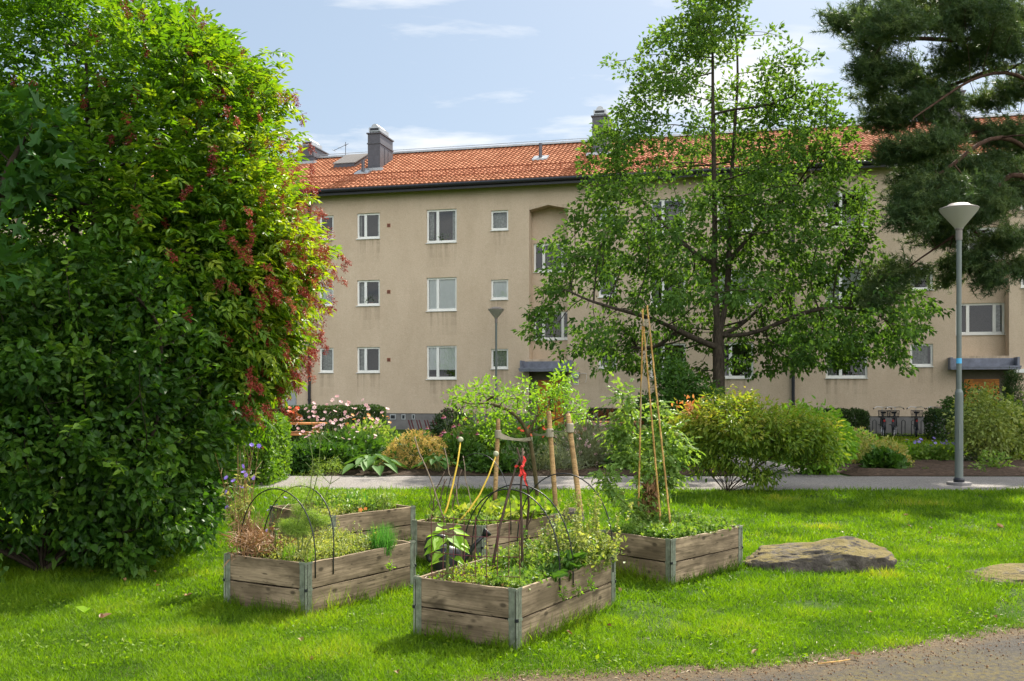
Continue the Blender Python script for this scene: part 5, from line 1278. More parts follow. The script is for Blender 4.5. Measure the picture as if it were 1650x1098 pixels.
def hoop(label, a, b, top, lean=(0, 0), r=.0048):
    a, b = Vector(a), Vector(b); o = thing('garden_hoop', label, 'hoop', tuple(a), 'black plastic hoops over the raised beds'); g = Geo(); pts = []
    pts.append(a-Vector((0,0,.10)))
    for i in range(25):
        q = i/24; p = a.lerp(b, .5-.5*math.cos(math.pi*q)); hh = math.sin(math.pi*q)**.82*(top-(a.z+b.z)/2); pts.append(p+Vector((lean[0]*math.sin(math.pi*q), lean[1]*math.sin(math.pi*q), hh)))
    pts.append(b-Vector((0,0,.10))); g.tube(pts, r, 8); g.build('hose', M['hose'], o, smooth=True)
rim = 2*BH-.02
hoop('front black hoop over the left raised bed', bp('A', -.01, .07, rim), bp('A', 1.0, .12, rim), .90)
hoop('rear black hoop over the left raised bed', bp('A', -.01, .22, rim), bp('A', 1.0, .30, rim), .905, (.05, 0))
hoop('front black hoop over the nearest raised bed', bp('D', -.012, .385, rim), bp('D', 1.0, .40, rim), .95)
hoop('second black hoop over the nearest raised bed', bp('D', -.012, .52, rim), bp('D', 1.0, .48, rim), .97, (-.02, 0))
hoop('rear black hoop over the nearest raised bed', bp('D', -.012, .97, rim), bp('D', 1.0, .93, rim), 1.0)
hoop('thin black hoop over the middle raised bed behind', bp('C', -.01, .35, rim), bp('C', 1.0, .40, rim), 1.02, (0, .1), .004)
# bed A contents
bedfill('thyme_mass', 'pale green thyme filling the left raised bed', 'A', .10, .90, .14, .88, 5600, .13, .030, .014, L['palegreen'], stems=120, tb=-.12, spikes=(60, L['palegreen']))
bedfill('weed_mass', 'tangle of dry stems at the left corner of the left raised bed', 'A', .70, .99, .02, .40, 900, .20, .10, .008, L['deadleaf'], 'blade', stems=60, spill=.05, up=.2)
def tuft(name, label, c, n, Lm, w_, leaf, r=.06, lean=.35, droop=.25, cat='plant'):
    o = thing(name, label, cat, tuple(c)); g = Geo(); a = N.random(n)*6.28; rr = N.random(n)**.5*r; p = np.stack([c[0]+np.cos(a)*rr, c[1]+np.sin(a)*rr, np.full(n, c[2]-.02)], 1)
    d = np.stack([np.cos(a)*lean*N.random(n), np.sin(a)*lean*N.random(n), np.ones(n)], 1)+N.normal(0,.08,(n,3)); g.leaves(p, d, np.stack([np.cos(a), np.sin(a), np.full(n,.2)], 1)+N.normal(0,.3,(n,3)), Lm*(.55+.5*N.random(n)), w_, N.random(n), 'blade', 0, droop); g.build('blades', leaf, o)
tuft('chive_clump', 'dark green clump of chives in the left raised bed', Z(615, 890, .34), 420, .27, .005, L['chive'], .085, .55)
tuft('iris_leaves', 'upright sword leaves at the front of the left raised bed', Z(461, 905, .34), 16, .20, .018, L['lime'], .05, .25, .1)
tuft('iris_leaves', 'narrow upright shoots beside the fennel stems', Z(500, 909, .34), 12, .18, .012, L['lime'], .04, .3, .1)
def fennel():
    b = Z(483, 906, .33); o = thing('fennel', 'tall feathery fennel with bare branching stems in the left bed', 'plant', tuple(b)); g = Geo(); f = Geo(); Yf = b.y
    def stem(pts, r0=.006):
        pts = [b]+[P(x, y, Yf+dy) for x, y, dy in pts]; g.tube(pts, np.linspace(r0, .0025, len(pts)), 5, cap=False); return pts
    stem([(490,850,0),(503,800,.02),(512,765,.0),(515,730,0),(517,700,0)]); stem([(478,850,-.03),(486,820,-.03),(500,790,-.03),(504,740,-.05),(498,705,-.05)])
    stem([(505,858,.03),(520,810,.05),(532,780,.06)], .005); stem([(468,870,.0),(478,830,.0)], .005)
    for a, c_ in (((532,780,.06),(548,770,.08)), ((532,780,.06),(540,745,.06)), ((517,700,0),(537,715,.0)), ((517,720,0),(508,690,0)), ((532,780,.06),(514,762,.06)), ((517,712,0),(530,680,0)), ((512,765,0),(492,745,0))):
        g.tube([P(a[0],a[1],Yf+a[2]), P(c_[0],c_[1],Yf+c_[2])], [.003,.0018], 4, cap=False)
    g.build('stems', L['stem'], o)
    for px, py, rx, ry, n in ((480,850,26,16,2600),(462,845,14,9,800),(515,838,18,10,1300),(500,832,15,14,900),(482,822,12,12,600),(490,790,25,28,500),(515,760,18,25,260),(540,750,16,16,200),(465,800,20,20,250)):
        v = rdir(n)*N.random((n,1))**.5; c = np.array(tuple(P(px, py, Yf)))+v*np.array([rx, (rx+ry)/2, ry])/F*Yf; f.leaves(c, rdir(n)+np.array([0,0,-.1]), rdir(n), .045, .0022, N.random(n), 'needle', 0, .2)
    f.build('fronds', L['fennel'], o)
fennel()
def stalks(name, label, base, h, n, spread, stem, fl=None, cat='plant', leaf=None, nl=0, lsz=.05, fsz=.035, lean=(0,0)):
    o = thing(name, label, cat, tuple(base)); g = Geo(); tips = []; mid = []
    for q in range(n):
        a = N.random()*6.28; b0 = np.array(base)+np.array([math.cos(a), math.sin(a), 0])*spread*.25*N.random(); t_ = np.array(base)+np.array([math.cos(a)*spread*N.random()+lean[0], math.sin(a)*spread*N.random()+lean[1], h*(.6+.45*N.random())]); m_ = (b0+t_)/2+N.normal(0,.02,3)
        g.tube([b0, m_, t_], [.0035,.003,.0015], 3, cap=False); tips.append(t_)
        for e in range(3):
            u = m_*(1-e*.28)+t_*e*.28; v = u+N.normal(0,.05,3)+np.array([0,0,.06]); g.tube([u, v], [.002,.0012], 3, cap=False); tips.append(v); mid.append(u)
    g.build('stems', stem, o); tips = np.array(tips); mid = np.array(mid)
    if nl:
        q = N.integers(0, len(mid), nl); f = N.random((nl,1)); c = np.array(base)*(1-f)+mid[q]*f; c = mid[q]*(.4+.6*f)+np.array(base)*(.6-.6*f); g = Geo(); g.leaves(c, rdir(nl)+np.array([0,0,-.1]), rdir(nl)+np.array([0,0,.5]), lsz*(.5+.8*N.random(nl)), lsz*.3, N.random(nl), 'leaf4', .2, .35); g.build('foliage', leaf, o)
    if fl:
        k = min(len(tips), fl[1]); tp = tips[N.choice(len(tips), k, replace=False)]
        for q in range(k): g = Geo(); g.flowers(tp[q:q+1], N.normal(0,.5,(1,3))+np.array([0,-.5,.5]), fsz, 8, .5, .4); g.build('flower', fl[0], o)
    return o
stalks('cornflower_clump', 'tall drying clump with violet flowers at the left bed corner', Z(392, 885, .33), .86, 22, .26, L['deadleaf'], (L['violet'], 11), leaf=L['palegreen'], nl=420, lsz=.055, fsz=.05, lean=(-.06, 0))
stalks('weed_mass', 'dry brown bent grass in the corner of the left raised bed', Z(405, 893, .33), .35, 30, .25, L['deadleaf'], None, leaf=L['deadleaf'], nl=220, lsz=.06)
stalks('cornflower', 'thin stalk with two violet flowers between the hoops', Z(445, 900, .33), .56, 3, .10, L['stem'], (L['violet'], 4), leaf=L['herb'], nl=30, lsz=.04, fsz=.036)
def wisps(name, label, key, s0, s1, t0, t1, n, h, leaf, flw=None, lsz=.045, per=26):
    c0 = bp(key, (s0+s1)/2, (t0+t1)/2); o = thing(name, label, 'plant', tuple(c0)); g = Geo(); f = Geo(); w_ = Geo()
    for q in range(n):
        b = bp(key, s0+(s1-s0)*N.random(), t0+(t1-t0)*N.random(), .32); hh = h*(.55+.6*N.random()); e = b+np.array([N.normal(0,.07), N.normal(0,.07), hh]); m_ = (b+e)/2+np.array([N.normal(0,.015), N.normal(0,.015), .01])
        g.tube([b, m_, e], [.0032,.0025,.0012], 4, cap=False)
        u = .25+.75*N.random((per,1)); c = np.where(u < .5, b+(m_-b)*u*2, m_+(e-m_)*(u*2-1)); f.leaves(c, rdir(per)*np.array([1,1,.35])+np.array([0,0,.2]), N.normal(0,.4,(per,3))+np.array([0,0,.8]), lsz*(1.25-.75*u[:,0])*(.7+.5*N.random(per)), lsz*.5, np.clip(.1+.5*N.random(per)+.35*N.random(), 0, 1), 'leaf6', .25, .3)
        if flw:
            for k_ in range(3):
                e2 = e+np.array([N.normal(0,.02), N.normal(0,.02), .04+.05*N.random()]); u = N.random((14,1)); w_.leaves(e*(1-u)+e2*u, rdir(14), rdir(14), .014, .009, N.random(14), 'leaf4')
    g.build('stems', L['stem'], o); f.build('foliage', leaf, o)
    if flw: w_.build('flower_spikes', flw, o)
wisps('lemon_balm', 'loose tall herb stems standing over the nearest raised bed', 'D', .05, .60, .45, .98, 30, .34, L['herb'])
wisps('flowering_mint', 'pale flowering mint stems at the rear right of the nearest bed', 'D', -.02, .40, .62, 1.0, 34, .44, L['palegreen'], L['palegreen'], .04)
wisps('oregano_sprigs', 'thin upright sprigs rising from the thyme in the left bed', 'A', .15, .85, .25, .85, 40, .24, L['palegreen'], None, .026, 18)
wisps('oregano_sprigs', 'thin green sprigs rising in the right raised bed', 'E', .1, .9, .1, .9, 26, .22, L['herb'], None, .035, 20)
# bed B contents
bedfill('herb_mass', 'mixed green herbs in the back left raised bed', 'B', .15, .85, .30, .92, 2200, .17, .05, .024, L['herb'], stems=60, tb=-.1)
bedfill('thyme_mass', 'pale herb cushion at the front of the back left raised bed', 'B', .15, .5, .15, .45, 800, .10, .03, .014, L['palegreen'], stems=20)
tuft('onion_stalks', 'upright grassy onion stalks in the back left raised bed', bp('B', .25, .80), 60, .34, .008, L['herb'], .16, .2, .15)
tuft('onion_stalks', 'dark arching leaves in the middle of the back left raised bed', bp('B', .45, .60), 40, .24, .022, L['chive'], .14, .7, .5)
o = thing('nasturtium', 'two orange pink flowers by the rim of the back left bed', 'plant', tuple(bp('B', .1, .42))); 
for q_, sz_ in ((Z(581,822,.40),.06),(Z(589,820,.40),.045)): g = Geo(); g.flowers(np.array([tuple(q_)]), np.array([[0,-1,.5]]), [sz_], 5, .9, .3); g.build('flower', L['orange'], o)
g = Geo(); g.tube([bp('B', .1, .42), Z(581, 823, .39)], .003, 4); g.build('stems', L['stem'], o)
# bed C contents
bedfill('squash_plant', 'yellowing squash leaves in the middle raised bed', 'C', .08, .80, .30, .95, 330, .17, .085, .075, L['squash'], 'heart', stems=80, spill=.02, tb=-.05)
bedfill('weed_mass', 'green weeds at the front of the middle raised bed', 'C', .05, .9, .08, .45, 900, .12, .05, .028, L['herb'], stems=30)
bedfill('bean_plant', 'bright yellow green bean leaves along the rear rim of the middle bed', 'C', .0, .40, .60, .98, 130, .22, .075, .075, L['squash'], 'leaf6', stems=50, tb=-.1)
def stick(label, a, b, r, m, name='garden_stick', group='sticks in the middle raised bed', bend=.0, cat='stick'):
    a, b = Vector(a), Vector(b); o = thing(name, label, cat, tuple(a), group); g = Geo(); k = 7; pts = [a.lerp(b, i/(k-1))+Vector((N.normal(0,bend), N.normal(0,bend), 0))*math.sin(math.pi*i/(k-1)) for i in range(k)]
    g.tube(pts, np.linspace(r, r*.75, k), 7); ob = g.build(name.split('_')[-1], m, o, smooth=True); return o
sticks = [((722,846),(668,704),.0075,'greytwig','long pale stick leaning left, crossing the others'), ((749,840),(716,722),.006,'greytwig','pale stick leaning left behind the yellow stake'), ((764,835),(746,735),.0055,'greytwig','slim pale stick nearest the right yellow stake'),
 ((684,842),(716,760),.007,'twig','dark stick leaning right at the left end of the middle bed'), ((690,842),(720,772),.006,'twig','dark stick close beside the leftmost one'), ((719,838),(744,757),.006,'twig','dark stick crossing the left yellow stake'), ((705,838),(716,772),.006,'twig','short upright dark stick left of the yellow stake'), ((697,838),(694,785),.004,'twig','thin short upright stick near the left corner of the middle bed'), ((732,840),(730,790),.004,'twig','thin short upright stick between the yellow stakes')]
for (a, b, r, m, lb) in sticks:
    Ya = Z(a[0], a[1], .36).y; stick(lb, P(a[0], a[1]+8, Ya), P(b[0], b[1], Ya+.12), r, M[m], bend=.012)
for a, b, lb in (((709,843),(742,712),'left yellow stake with a pale ball on its tip'), ((731,846),(799,735),'right yellow stake with a pale ball on its tip')):
    Ya = Z(a[0], a[1], .36).y; o = thing('yellow_stake', lb, 'stake', tuple(P(a[0], a[1]+5, Ya)), 'yellow stakes with ball tips'); p0, p1 = P(a[0], a[1]+5, Ya), P(b[0], b[1], Ya+.15); mid = p0.lerp(p1, .5)+Vector((.02 if a[0] < 720 else .045, 0, -.03)); pm = [p0, p0.lerp(mid, .5)+Vector((.01,0,-.005)), mid, mid.lerp(p1, .5)+Vector((.008,0,-.005)), p1]
    g = Geo(); g.tube(pm, [.010,.010,.009,.008,.006], 8); g.build('rod', M['yellow'], o, smooth=True); g = Geo(); g.ball(p1+Vector((0,0,.02)), .028, 8); g.build('ball', M['ballcap'], o, smooth=True)
# watering can before the middle bed
wc = Z(722, 916, 0.0); wc = Vector((-.585, 8.92, 0)); o = thing('watering_can', 'black plastic watering can with a long spout before the middle bed', 'watering can', tuple(wc))
g = Geo(); g.lathe([(.001,.0),(.125,.0),(.13,.02),(.125,.20),(.11,.235),(.06,.25),(.055,.255),(.0,.24)], tuple(wc), 24); g.build('body', M['hose'], o, smooth=True)
g = Geo(); g.tube([wc+Vector(q) for q in ((-.10,0,.08),(-.165,0,.12),(-.19,0,.22),(-.17,0,.31),(-.10,0,.345),(-.01,0,.325),(.05,0,.24))], .018, 10); g.build('handle', M['hose'], o, smooth=True)
g = Geo(); g.tube([wc+Vector(q) for q in ((.10,-.01,.05),(.16,-.01,.13),(.26,-.02,.27),(.33,-.02,.34))], [.035,.026,.018,.016], 10); g.build('spout', M['hose'], o, smooth=True)
g = Geo(); g.tube([wc+Vector(q) for q in ((.325,-.02,.335),(.345,-.02,.355),(.365,-.02,.375),(.372,-.02,.382))], [.016,.035,.045,.043], 14); g.build('rose', M['hose'], o, smooth=True)
# bed D contents
bedfill('herb_mass', 'dense mixed herbs filling the nearest raised bed', 'D', .05, .80, .42, 1.0, 4000, .15, .045, .024, L['herb'], stems=160, tb=0, spill=.045, spikes=(150, L['palegreen']))
bedfill('parsley_mass', 'bright parsley at the front corner of the nearest bed', 'D', .06, .40, .08, .40, 1500, .085, .034, .026, L['herb'], 'lobed', stems=60, tb=-.05)
bedfill('weed_mass', 'reddish brown weeds at the front left of the nearest bed', 'D', .35, .94, .06, .40, 800, .085, .032, .016, L['squash'], stems=80, tb=-.2)
bedfill('weed_mass', 'dry brown stems along the soil of the nearest bed', 'D', .1, .95, .03, .5, 500, .06, .06, .006, L['deadleaf'], 'blade', stems=0, up=.0)
bedfill('mint_mass', 'pale flowering mint overhanging the right rim of the nearest bed', 'D', -.03, .34, .60, 1.02, 1700, .24, .042, .022, L['palegreen'], stems=90, tb=-.18, spill=.05, spikes=(90, L['palegreen']))
bedfill('strawberry_leaves', 'dark strawberry leaves by the right rim of the nearest bed', 'D', -.02, .12, .36, .62, 160, .15, .06, .052, L['perennial'], 'heart', stems=24)
def sunflower():
    b = Z(721, 940, .33); Y = b.y; o = thing('sunflower_seedling', 'young sunflower with drooping heart shaped leaves', 'plant', tuple(b)); g = Geo()
    g.tube([b, P(721,905,Y), P(722,880,Y), P(719,862,Y)], [.011,.010,.009,.008], 8, cap=False); f = Geo()
    lv = [((720,862),(700,-.2,880-862)),]
    data = [((719,868),(-1,-.4,-.05),.115),((722,868),(1,-.4,-.05),.12),((720,866),(-.5,-1,-.1),.12),((722,866),(.6,-.9,0),.12),((719,862),(-.9,.4,.15),.11),((723,862),(.9,.4,.2),.11),((720,858),(-.3,-.6,.35),.09),((722,858),(.4,-.4,.4),.085),((721,856),(-.5,.5,.5),.07),((719,882),(-1,-.5,.05),.115),((723,878),(1,-.6,.05),.12),((721,890),(-.8,-.9,-.05),.10),((719,905),(-1,-.3,.1),.075),((723,898),(.9,-.7,0),.085),((722,872),(1,.6,.1),.12),((718,874),(-1,.5,.1),.115)]
    for (px, py), d, ln in data:
        q = np.array(tuple(P(px, py, Y))); d = np.array(d, float); d /= np.linalg.norm(d); e = q+d*.05; g.tube([q, e], [.004,.003], 4, cap=False)
        f.leaves(e[None], (d+np.array([0,0,-.12]))[None], np.array([[d[0]*.35, d[1]*.3-.25, .9]]), ln, ln*.85, [.35+.6*N.random()], 'heart', .25, .38)
    g.build('stems', L['stem'], o); f.build('leaves', L['lime'], o)
sunflower()
o = thing('stick_tripod', 'dark stick tripod tied with a red ribbon in the nearest bed', 'tripod', tuple(Z(838, 905, .33))); Yt_ = 6.95
for pl_ in ([(795,908,-.25),(805,850,-.18),(822,785,-.05),(832,750,0),(845,728,.05)], [(842,930,-.05),(841,860,-.03),(839,790,0),(841,757,.0),(842,722,.03)], [(846,895,.30),(849,850,.25),(852,815,.20),(851,790,.10),(843,757,0),(833,722,-.05)]):
    g = Geo(); g.tube([P(x, y, Yt_+dy) for x, y, dy in pl_], np.linspace(.011, .006, len(pl_)), 7); g.build('stick', M['twig'], o, smooth=True)
g = Geo()
for tw in ([(848,852,.2),(856,835,.2),(861,822,.2)], [(843,770,0),(850,765,-.02),(853,760,-.02)], [(842,745,0),(853,732,0)]): g.tube([P(x, y, Yt_+dy) for x, y, dy in tw], .004, 5)
g.build('side_twig', M['twig'], o)
rb = thing('red_ribbon', 'red ribbon knotted round the top of the stick tripod', 'ribbon', tuple(P(840, 757, Yt_)))
g = Geo(); c = P(841, 752, Yt_-.02); g.tube([c+Vector((-.012,0,-.01)), c+Vector((.0,-.012,.0)), c+Vector((.014,0,.01))], [.008,.011,.008], 8); g.build('knot', M['red'], rb)
for sg, pts in ((1, [(842,755),(846,764),(845,774),(849,783)]), (2, [(839,752),(834,750),(830,753)]), (3, [(843,748),(846,741),(844,735)]), (4, [(840,756),(840,764),(837,768)])):
    g = Geo()
    q = [P(x, y, Yt_-.03) for x, y in pts]
    for i in range(len(q)-1):
        w0, w1 = .008+.002*math.sin(i*2), .008+.002*math.sin(i*2+2); g.poly([q[i]+Vector((-w0,0,.004)), q[i]+Vector((w0,-.008,-.004)), q[i+1]+Vector((w1,.006,-.004)), q[i+1]+Vector((-w1,-.004,.004))]); g.poly([q[i]+Vector((-w0,.002,.004)), q[i+1]+Vector((-w1,-.002,.004)), q[i+1]+Vector((w1,.008,-.004)), q[i]+Vector((w0,-.006,-.004))])
    g.build('ribbon_tail', M['red'], rb)
wmk = thing('wire_mesh', 'rusty wire mesh panel standing in the nearest bed', 'wire mesh', tuple(bp('D', .5, .12)))
g = Geo(); pa, pb = bp('D', .90, .06, .30), bp('D', .12, .14, .30)
for i in range(9):
    p = pa+(pb-pa)*i/8; g.tube([p, p+np.array([N.normal(0,.006), N.normal(0,.006), .50+N.normal(0,.02)])], .0026, 4)
for z in (.12, .25, .38, .49): g.tube([pa+np.array([0,0,z]), (pa+pb)/2+np.array([0,-.01,z-.008]), pb+np.array([0,0,z+.004])], .0026, 4)
g.build('wires', M['rust'], wmk)
o = thing('garden_stick', 'single thin upright stick behind the wire mesh', 'stick', tuple(Z(757, 935, .33))); g = Geo(); g.tube([Z(735, 912, .33), P(733, 865, 7.1)], .005, 6); g.build('stick', M['twig'], o)
# weeds growing out of board joints
for px, py, Y, lb in ((905, 968, 6.72, 'small green weed growing from the joint of the nearest bed'), (928, 962, 6.92, 'taller green weed sprouting from the right boards of the nearest bed'), (950, 952, 7.08, 'thin weed sprouting near the rear corner of the nearest bed'), (627, 920, 7.86, 'bright weed tuft sprouting from the boards of the left bed')):
    b = P(px, py, Y); plant('weed', lb, (b.x+.012, b.y-.018, b.z), .03, .025, .11, 34, .028, .016, L['lime'], stems=7, sr=.0015)
# bed E contents
bedfill('parsley_mass', 'bright green parsley filling the right raised bed', 'E', .05, .95, .06, .95, 6500, .13, .042, .032, L['herb'], 'lobed', stems=120, tb=-.08, spill=.03)
def tomato():
    b = Z(1045, 852, .33); Y = b.y; o = thing('tomato_plant', 'straggly tomato plant climbing beside bamboo canes', 'plant', tuple(b)); g = Geo(); nodes = []
    def st_(pts, r0=.009):
        q = [P(x, y, Y+dy) for x, y, dy in pts]; g.tube(q, np.linspace(r0, .0035, len(q)), 6, cap=False)
        for a, c in zip(q[:-1], q[1:]):
            for t_ in (.3, .65, 1): nodes.append((a.lerp(c, t_), (c-a).normalized()))
    st_([(1046,850,0),(1044,820,0),(1036,770,.05),(1025,720,.05),(1010,680,.0),(1002,650,0),(1006,632,0)])
    st_([(1042,840,0),(1020,822,-.1),(995,800,-.15),(978,775,-.2),(972,750,-.2)]); st_([(1048,845,0),(1058,800,.1),(1068,750,.1),(1078,710,.1),(1085,690,.1)])
    st_([(1036,770,.05),(1050,730,.0),(1055,690,.05),(1060,650,.05)], .006); st_([(1020,715,.05),(1000,700,.0),(985,690,.0)], .005); st_([(1058,800,.1),(1075,775,.05),(1090,760,.05)], .005); st_([(1030,745,.05),(1010,735,-.1),(998,728,-.1)], .005); st_([(1066,760,.1),(1085,735,.15),(1098,715,.15)], .005)
    f = Geo(); k = len(nodes); reps = 6
    c = np.array([tuple(p) for p, _ in nodes for q in range(reps)]); d = rdir(len(c))*np.array([1,1,.5])+np.array([0,0,-.1])
    n = len(c); compound(f, c, d, 2, .16*(.6+.6*N.random(n)), .075, .045, np.clip(N.random(n)*.9, 0, 1), 0, 'lobed'); f.build('foliage', L['tomato'], o); g.build('stems', L['stem'], o)
    g = Geo(); v = N.random((170,1)); c = np.array(tuple(P(1045, 845, Y)))*(1-v)+np.array(tuple(P(1047, 770, Y)))*v+N.normal(0,.035,(170,3)); g.leaves(c, N.normal(0,.4,(170,3))+np.array([0,0,-1]), rdir(170), .10, .035, N.random(170), 'leaf4', .5, .4); g.build('dead_leaves', L['deadleaf'], o)
    g = Geo()
    for px, py in ((984,668),(1003,795),(1038,690),(1090,700)): g.ball(P(px, py, Y-.05), .022, 8, 0, .5)
    g.build('green_tomatoes', L['palegreen'], o, smooth=True)
tomato()
for a, b, lb in (((1028,850),(1036,500),'leftmost bamboo cane in the right raised bed'), ((1066,858),(1035,502),'middle bamboo cane in the right raised bed'), ((1082,862),(1043,495),'rightmost bamboo cane in the right raised bed')):
    b0 = Z(a[0], a[1], .34); o = thing('bamboo_cane', lb, 'cane', tuple(b0), 'bamboo canes tied as a tripod'); t_ = P(b[0], b[1], 8.75); g = Geo(); pts = [b0-Vector((0,0,.05))]; rr = [.0095]
    for i in range(1, 13):
        q = i/12; p = b0.lerp(t_, q); pts += [p-Vector((0,0,.012)), p, p+Vector((0,0,.012))]; rr += [.0092-.002*q, .0110-.002*q, .0092-.002*q]
    g.tube(pts, rr, 9); g.build('cane', M['cane'], o, smooth=True)
o = thing('twine', 'pale twine looped round the tops of the bamboo canes', 'twine', tuple(P(1041, 522, 8.73))); g = Geo()
for k in range(5): c = P(1040.5, 517+k*2.2, 8.74); g.tube([c+Vector((.03*math.cos(q), .03*math.sin(q), .002*q)) for q in np.linspace(0, 6.3, 14)], .0035, 4)
g.tube([P(1046, 525, 8.7), P(1047, 535, 8.7), P(1043, 545, 8.7), P(1034, 620, 8.62), P(1032, 690, 8.6)], .003, 4); g.build('loops', M['red'] if False else M['webbing'], o)
# ---------------------------------------------------------------- lamp posts
def lamp(label, base, h, group='park lamp posts'):
    root = thing('street_lamp', label, 'lamp post', base, group); bx, by, _ = base
    g = Geo(); g.lathe([(.0,0),(.068,0),(.068,1.55),(.066,1.60),(.043,1.66),(.043,h-.62),(.041,h-.62),(.0,h-.62)], base, 18); g.build('pole', M['polepaint'], root, smooth=False)
    g = Geo(); g.lathe([(.0,.0),(.20,.0),(.20,.05),(.18,.055),(.0,.055)], base, 18); g.lathe([(.09,.055),(.09,.10),(.07,.13)], base, 18, 1); g.build('base_plate', [M['plinth'], M['black']], root)
    g = Geo(); wd = .012; g.box((bx-.03, by-.0705, .62), (bx+.03, by-.062, 1.05)); g.build('hatch', M['polepaint'], root)
    g = Geo(); g.lathe([(.0,h-.64),(.054,h-.64),(.054,h-.46),(.07,h-.455),(.07,h-.44),(.0,h-.44)], base, 18); g.build('collar', M['lampcap'], root)
    z = h-.44; g = Geo(); g.lathe([(.065,z),(.085,z+.03),(.305,z+.30),(.318,z+.335)], base, 32); g.build('lamp_shade', M['lampshade'], root, smooth=True)
    g = Geo(); g.lathe([(.318,z+.335),(.325,z+.34),(.318,z+.352),(.20,z+.395),(.16,z+.425),(.10,z+.435),(.0,z+.44)], base, 32); g.build('lamp_cap', M['lampcap'], root, smooth=True)
    return root
l1 = lamp('tall grey lamp post with a cone shaped lamp beside the garden path', tuple(Vector((7.72, 17.15, 0))), 4.87)
g = Geo(); g.lathe([(.0445,2.10),(.0445,2.19)], (7.72, 17.15, 0), 18); g.build('sticker', M['bluesticker'], l1)
l2 = copy_tree(l1); l2.location = ((799.5-CX)/F*38.6, 38.6, 0); l2['label'] = 'distant lamp post with a cone shaped lamp before the house wall'
for ch in list(l2.children):
    if ch.name.startswith('sticker'): bpy.data.objects.remove(ch)
# ---------------------------------------------------------------- bicycles seen from behind
def ring(g, c, r, rt, axis, n=28, m=6, mi=0):
    c = np.array(c); a = np.array([0, 1., 0]); b = np.array([0, 0, 1.]); pts = [c+r*(math.cos(q)*a+math.sin(q)*b) for q in np.linspace(0, 2*math.pi, n+1)]; g.tube(pts, rt, m, mi, cap=False)
def bike(label, loc, rot, body, basket='rear', group='bicycles parked at the house wall'):
    root = thing('bicycle', label, 'bicycle', (0, 0, 0), group)
    g = Geo(); T = lambda *p, r=.016, m=0: g.tube(p, r, 7, m)
    T((0,0,.46),(0,.42,.29)); T((0,.42,.29),(0,.30,.80)); T((0,.42,.29),(0,.90,.80)); T((0,.33,.68),(0,.90,.72)); T((0,.90,.66),(0,.87,.88)); T((0,0,.34),(0,.42,.29),r=.01); T((-.05,0,.34),(-.03,.31,.74),r=.009); T((.05,0,.34),(.03,.31,.74),r=.009)
    T((-.05,1.08,.34),(-.03,.92,.70),r=.011); T((.05,1.08,.34),(.03,.92,.70),r=.011); g.build('frame', body, root)
    for y in (0, 1.08):
        g = Geo(); g.tube([(-.05,y,.34),(.05,y,.34)], .018, 8)
        for k in range(14):
            a = k*math.pi*2/14; g.tube([(0.0,y,.34),(0.0,y+.31*math.cos(a),.34+.31*math.sin(a))], .0025, 3, cap=False)
        ring(g, (0,y,.34), .312, .010, 0); w_ = g.build('wheel', M['chrome'], root); g = Geo(); ring(g, (0,y,.34), .332, .020, 0, 30, 8); g.build('tyre', M['rubber'], w_)
        g = Geo(); pts = [(0, y+.365*math.cos(q), .34+.365*math.sin(q)) for q in np.linspace(.1*math.pi, 1.05*math.pi if y == 0 else .95*math.pi, 14)]
        for sx in (-.025, .0, .025): g.tube([(sx, p[1], p[2]-abs(sx)*.2) for p in pts], .014, 5)
        g.build('mudguard', M['black'], root)
    g = Geo(); g.box((-.03,-.385,.56), (.03,-.365,.63)); g.build('tail_light', M['redlamp'], root)
    g = Geo(); g.add([[(-.10,.14,.88),(.10,.14,.88),(.11,.20,.90),(-.11,.20,.90),(-.03,.42,.90),(.03,.42,.90),(-.06,.16,.82),(.06,.16,.82)]], [(0,1,2,3),(3,2,5,4),(0,6,7,1),(1,7,5,2),(0,3,4,6),(6,4,5,7)]); g.tube([(0,.29,.80),(0,.27,.88)], .014, 6); g.build('saddle', M['rubber'], root)
    g = Geo(); g.tube([(-.30,.62,.98),(-.27,.72,1.00),(-.18,.84,1.05),(0,.87,1.03),(.18,.84,1.05),(.27,.72,1.00),(.30,.62,.98)], .012, 8); g.tube([(0,.87,.86),(0,.87,1.03)], .014, 8); hb = g.build('handlebar', M['chrome'], root)
    g = Geo()
    for s in (-1, 1): g.tube([(s*.30,.60,.975),(s*.275,.72,1.00)], .019, 8)
    g.build('grip', M['rubber'], hb)
    yb, zb = (-.22, .70) if basket == 'rear' else (1.0, .80)
    g = Geo(); wx, wy, hh = .17, .15, .24
    for k in range(6):
        z = zb+hh*k/5; e = 1+.12*k/5; q = [(-wx*e,yb-wy*e,z),(wx*e,yb-wy*e,z),(wx*e,yb+wy*e,z),(-wx*e,yb+wy*e,z),(-wx*e,yb-wy*e,z)]; g.tube(q, .004 if k < 5 else .008, 4)
    for i in range(9):
        f = -1+2*i/8
        for sx, sy in ((f, -1), (f, 1), (-1, f), (1, f)): g.tube([(sx*wx, yb+sy*wy, zb), (sx*wx*1.12, yb+sy*wy*1.12, zb+hh)], .0035, 3, cap=False)
    for i in range(9): f = -1+2*i/8; g.tube([(f*wx, yb-wy, zb), (f*wx, yb+wy, zb)], .0035, 3, cap=False)
    g.build('basket', M['black'], root)
    g = Geo(); g.tube([(0,.42,.29),(.08,.42,.29),(.10,.42,.14)], .009, 5); g.tube([(0,.42,.29),(-.08,.42,.29),(-.10,.42,.44)], .009, 5); g.box((.09,.37,.125),(.17,.47,.145)); g.box((-.17,.37,.43),(-.09,.47,.45)); g.build('pedals', M['black'], root)
    root.location = loc; root.rotation_euler = (0, 0, rot); return root
Yb = 33.9
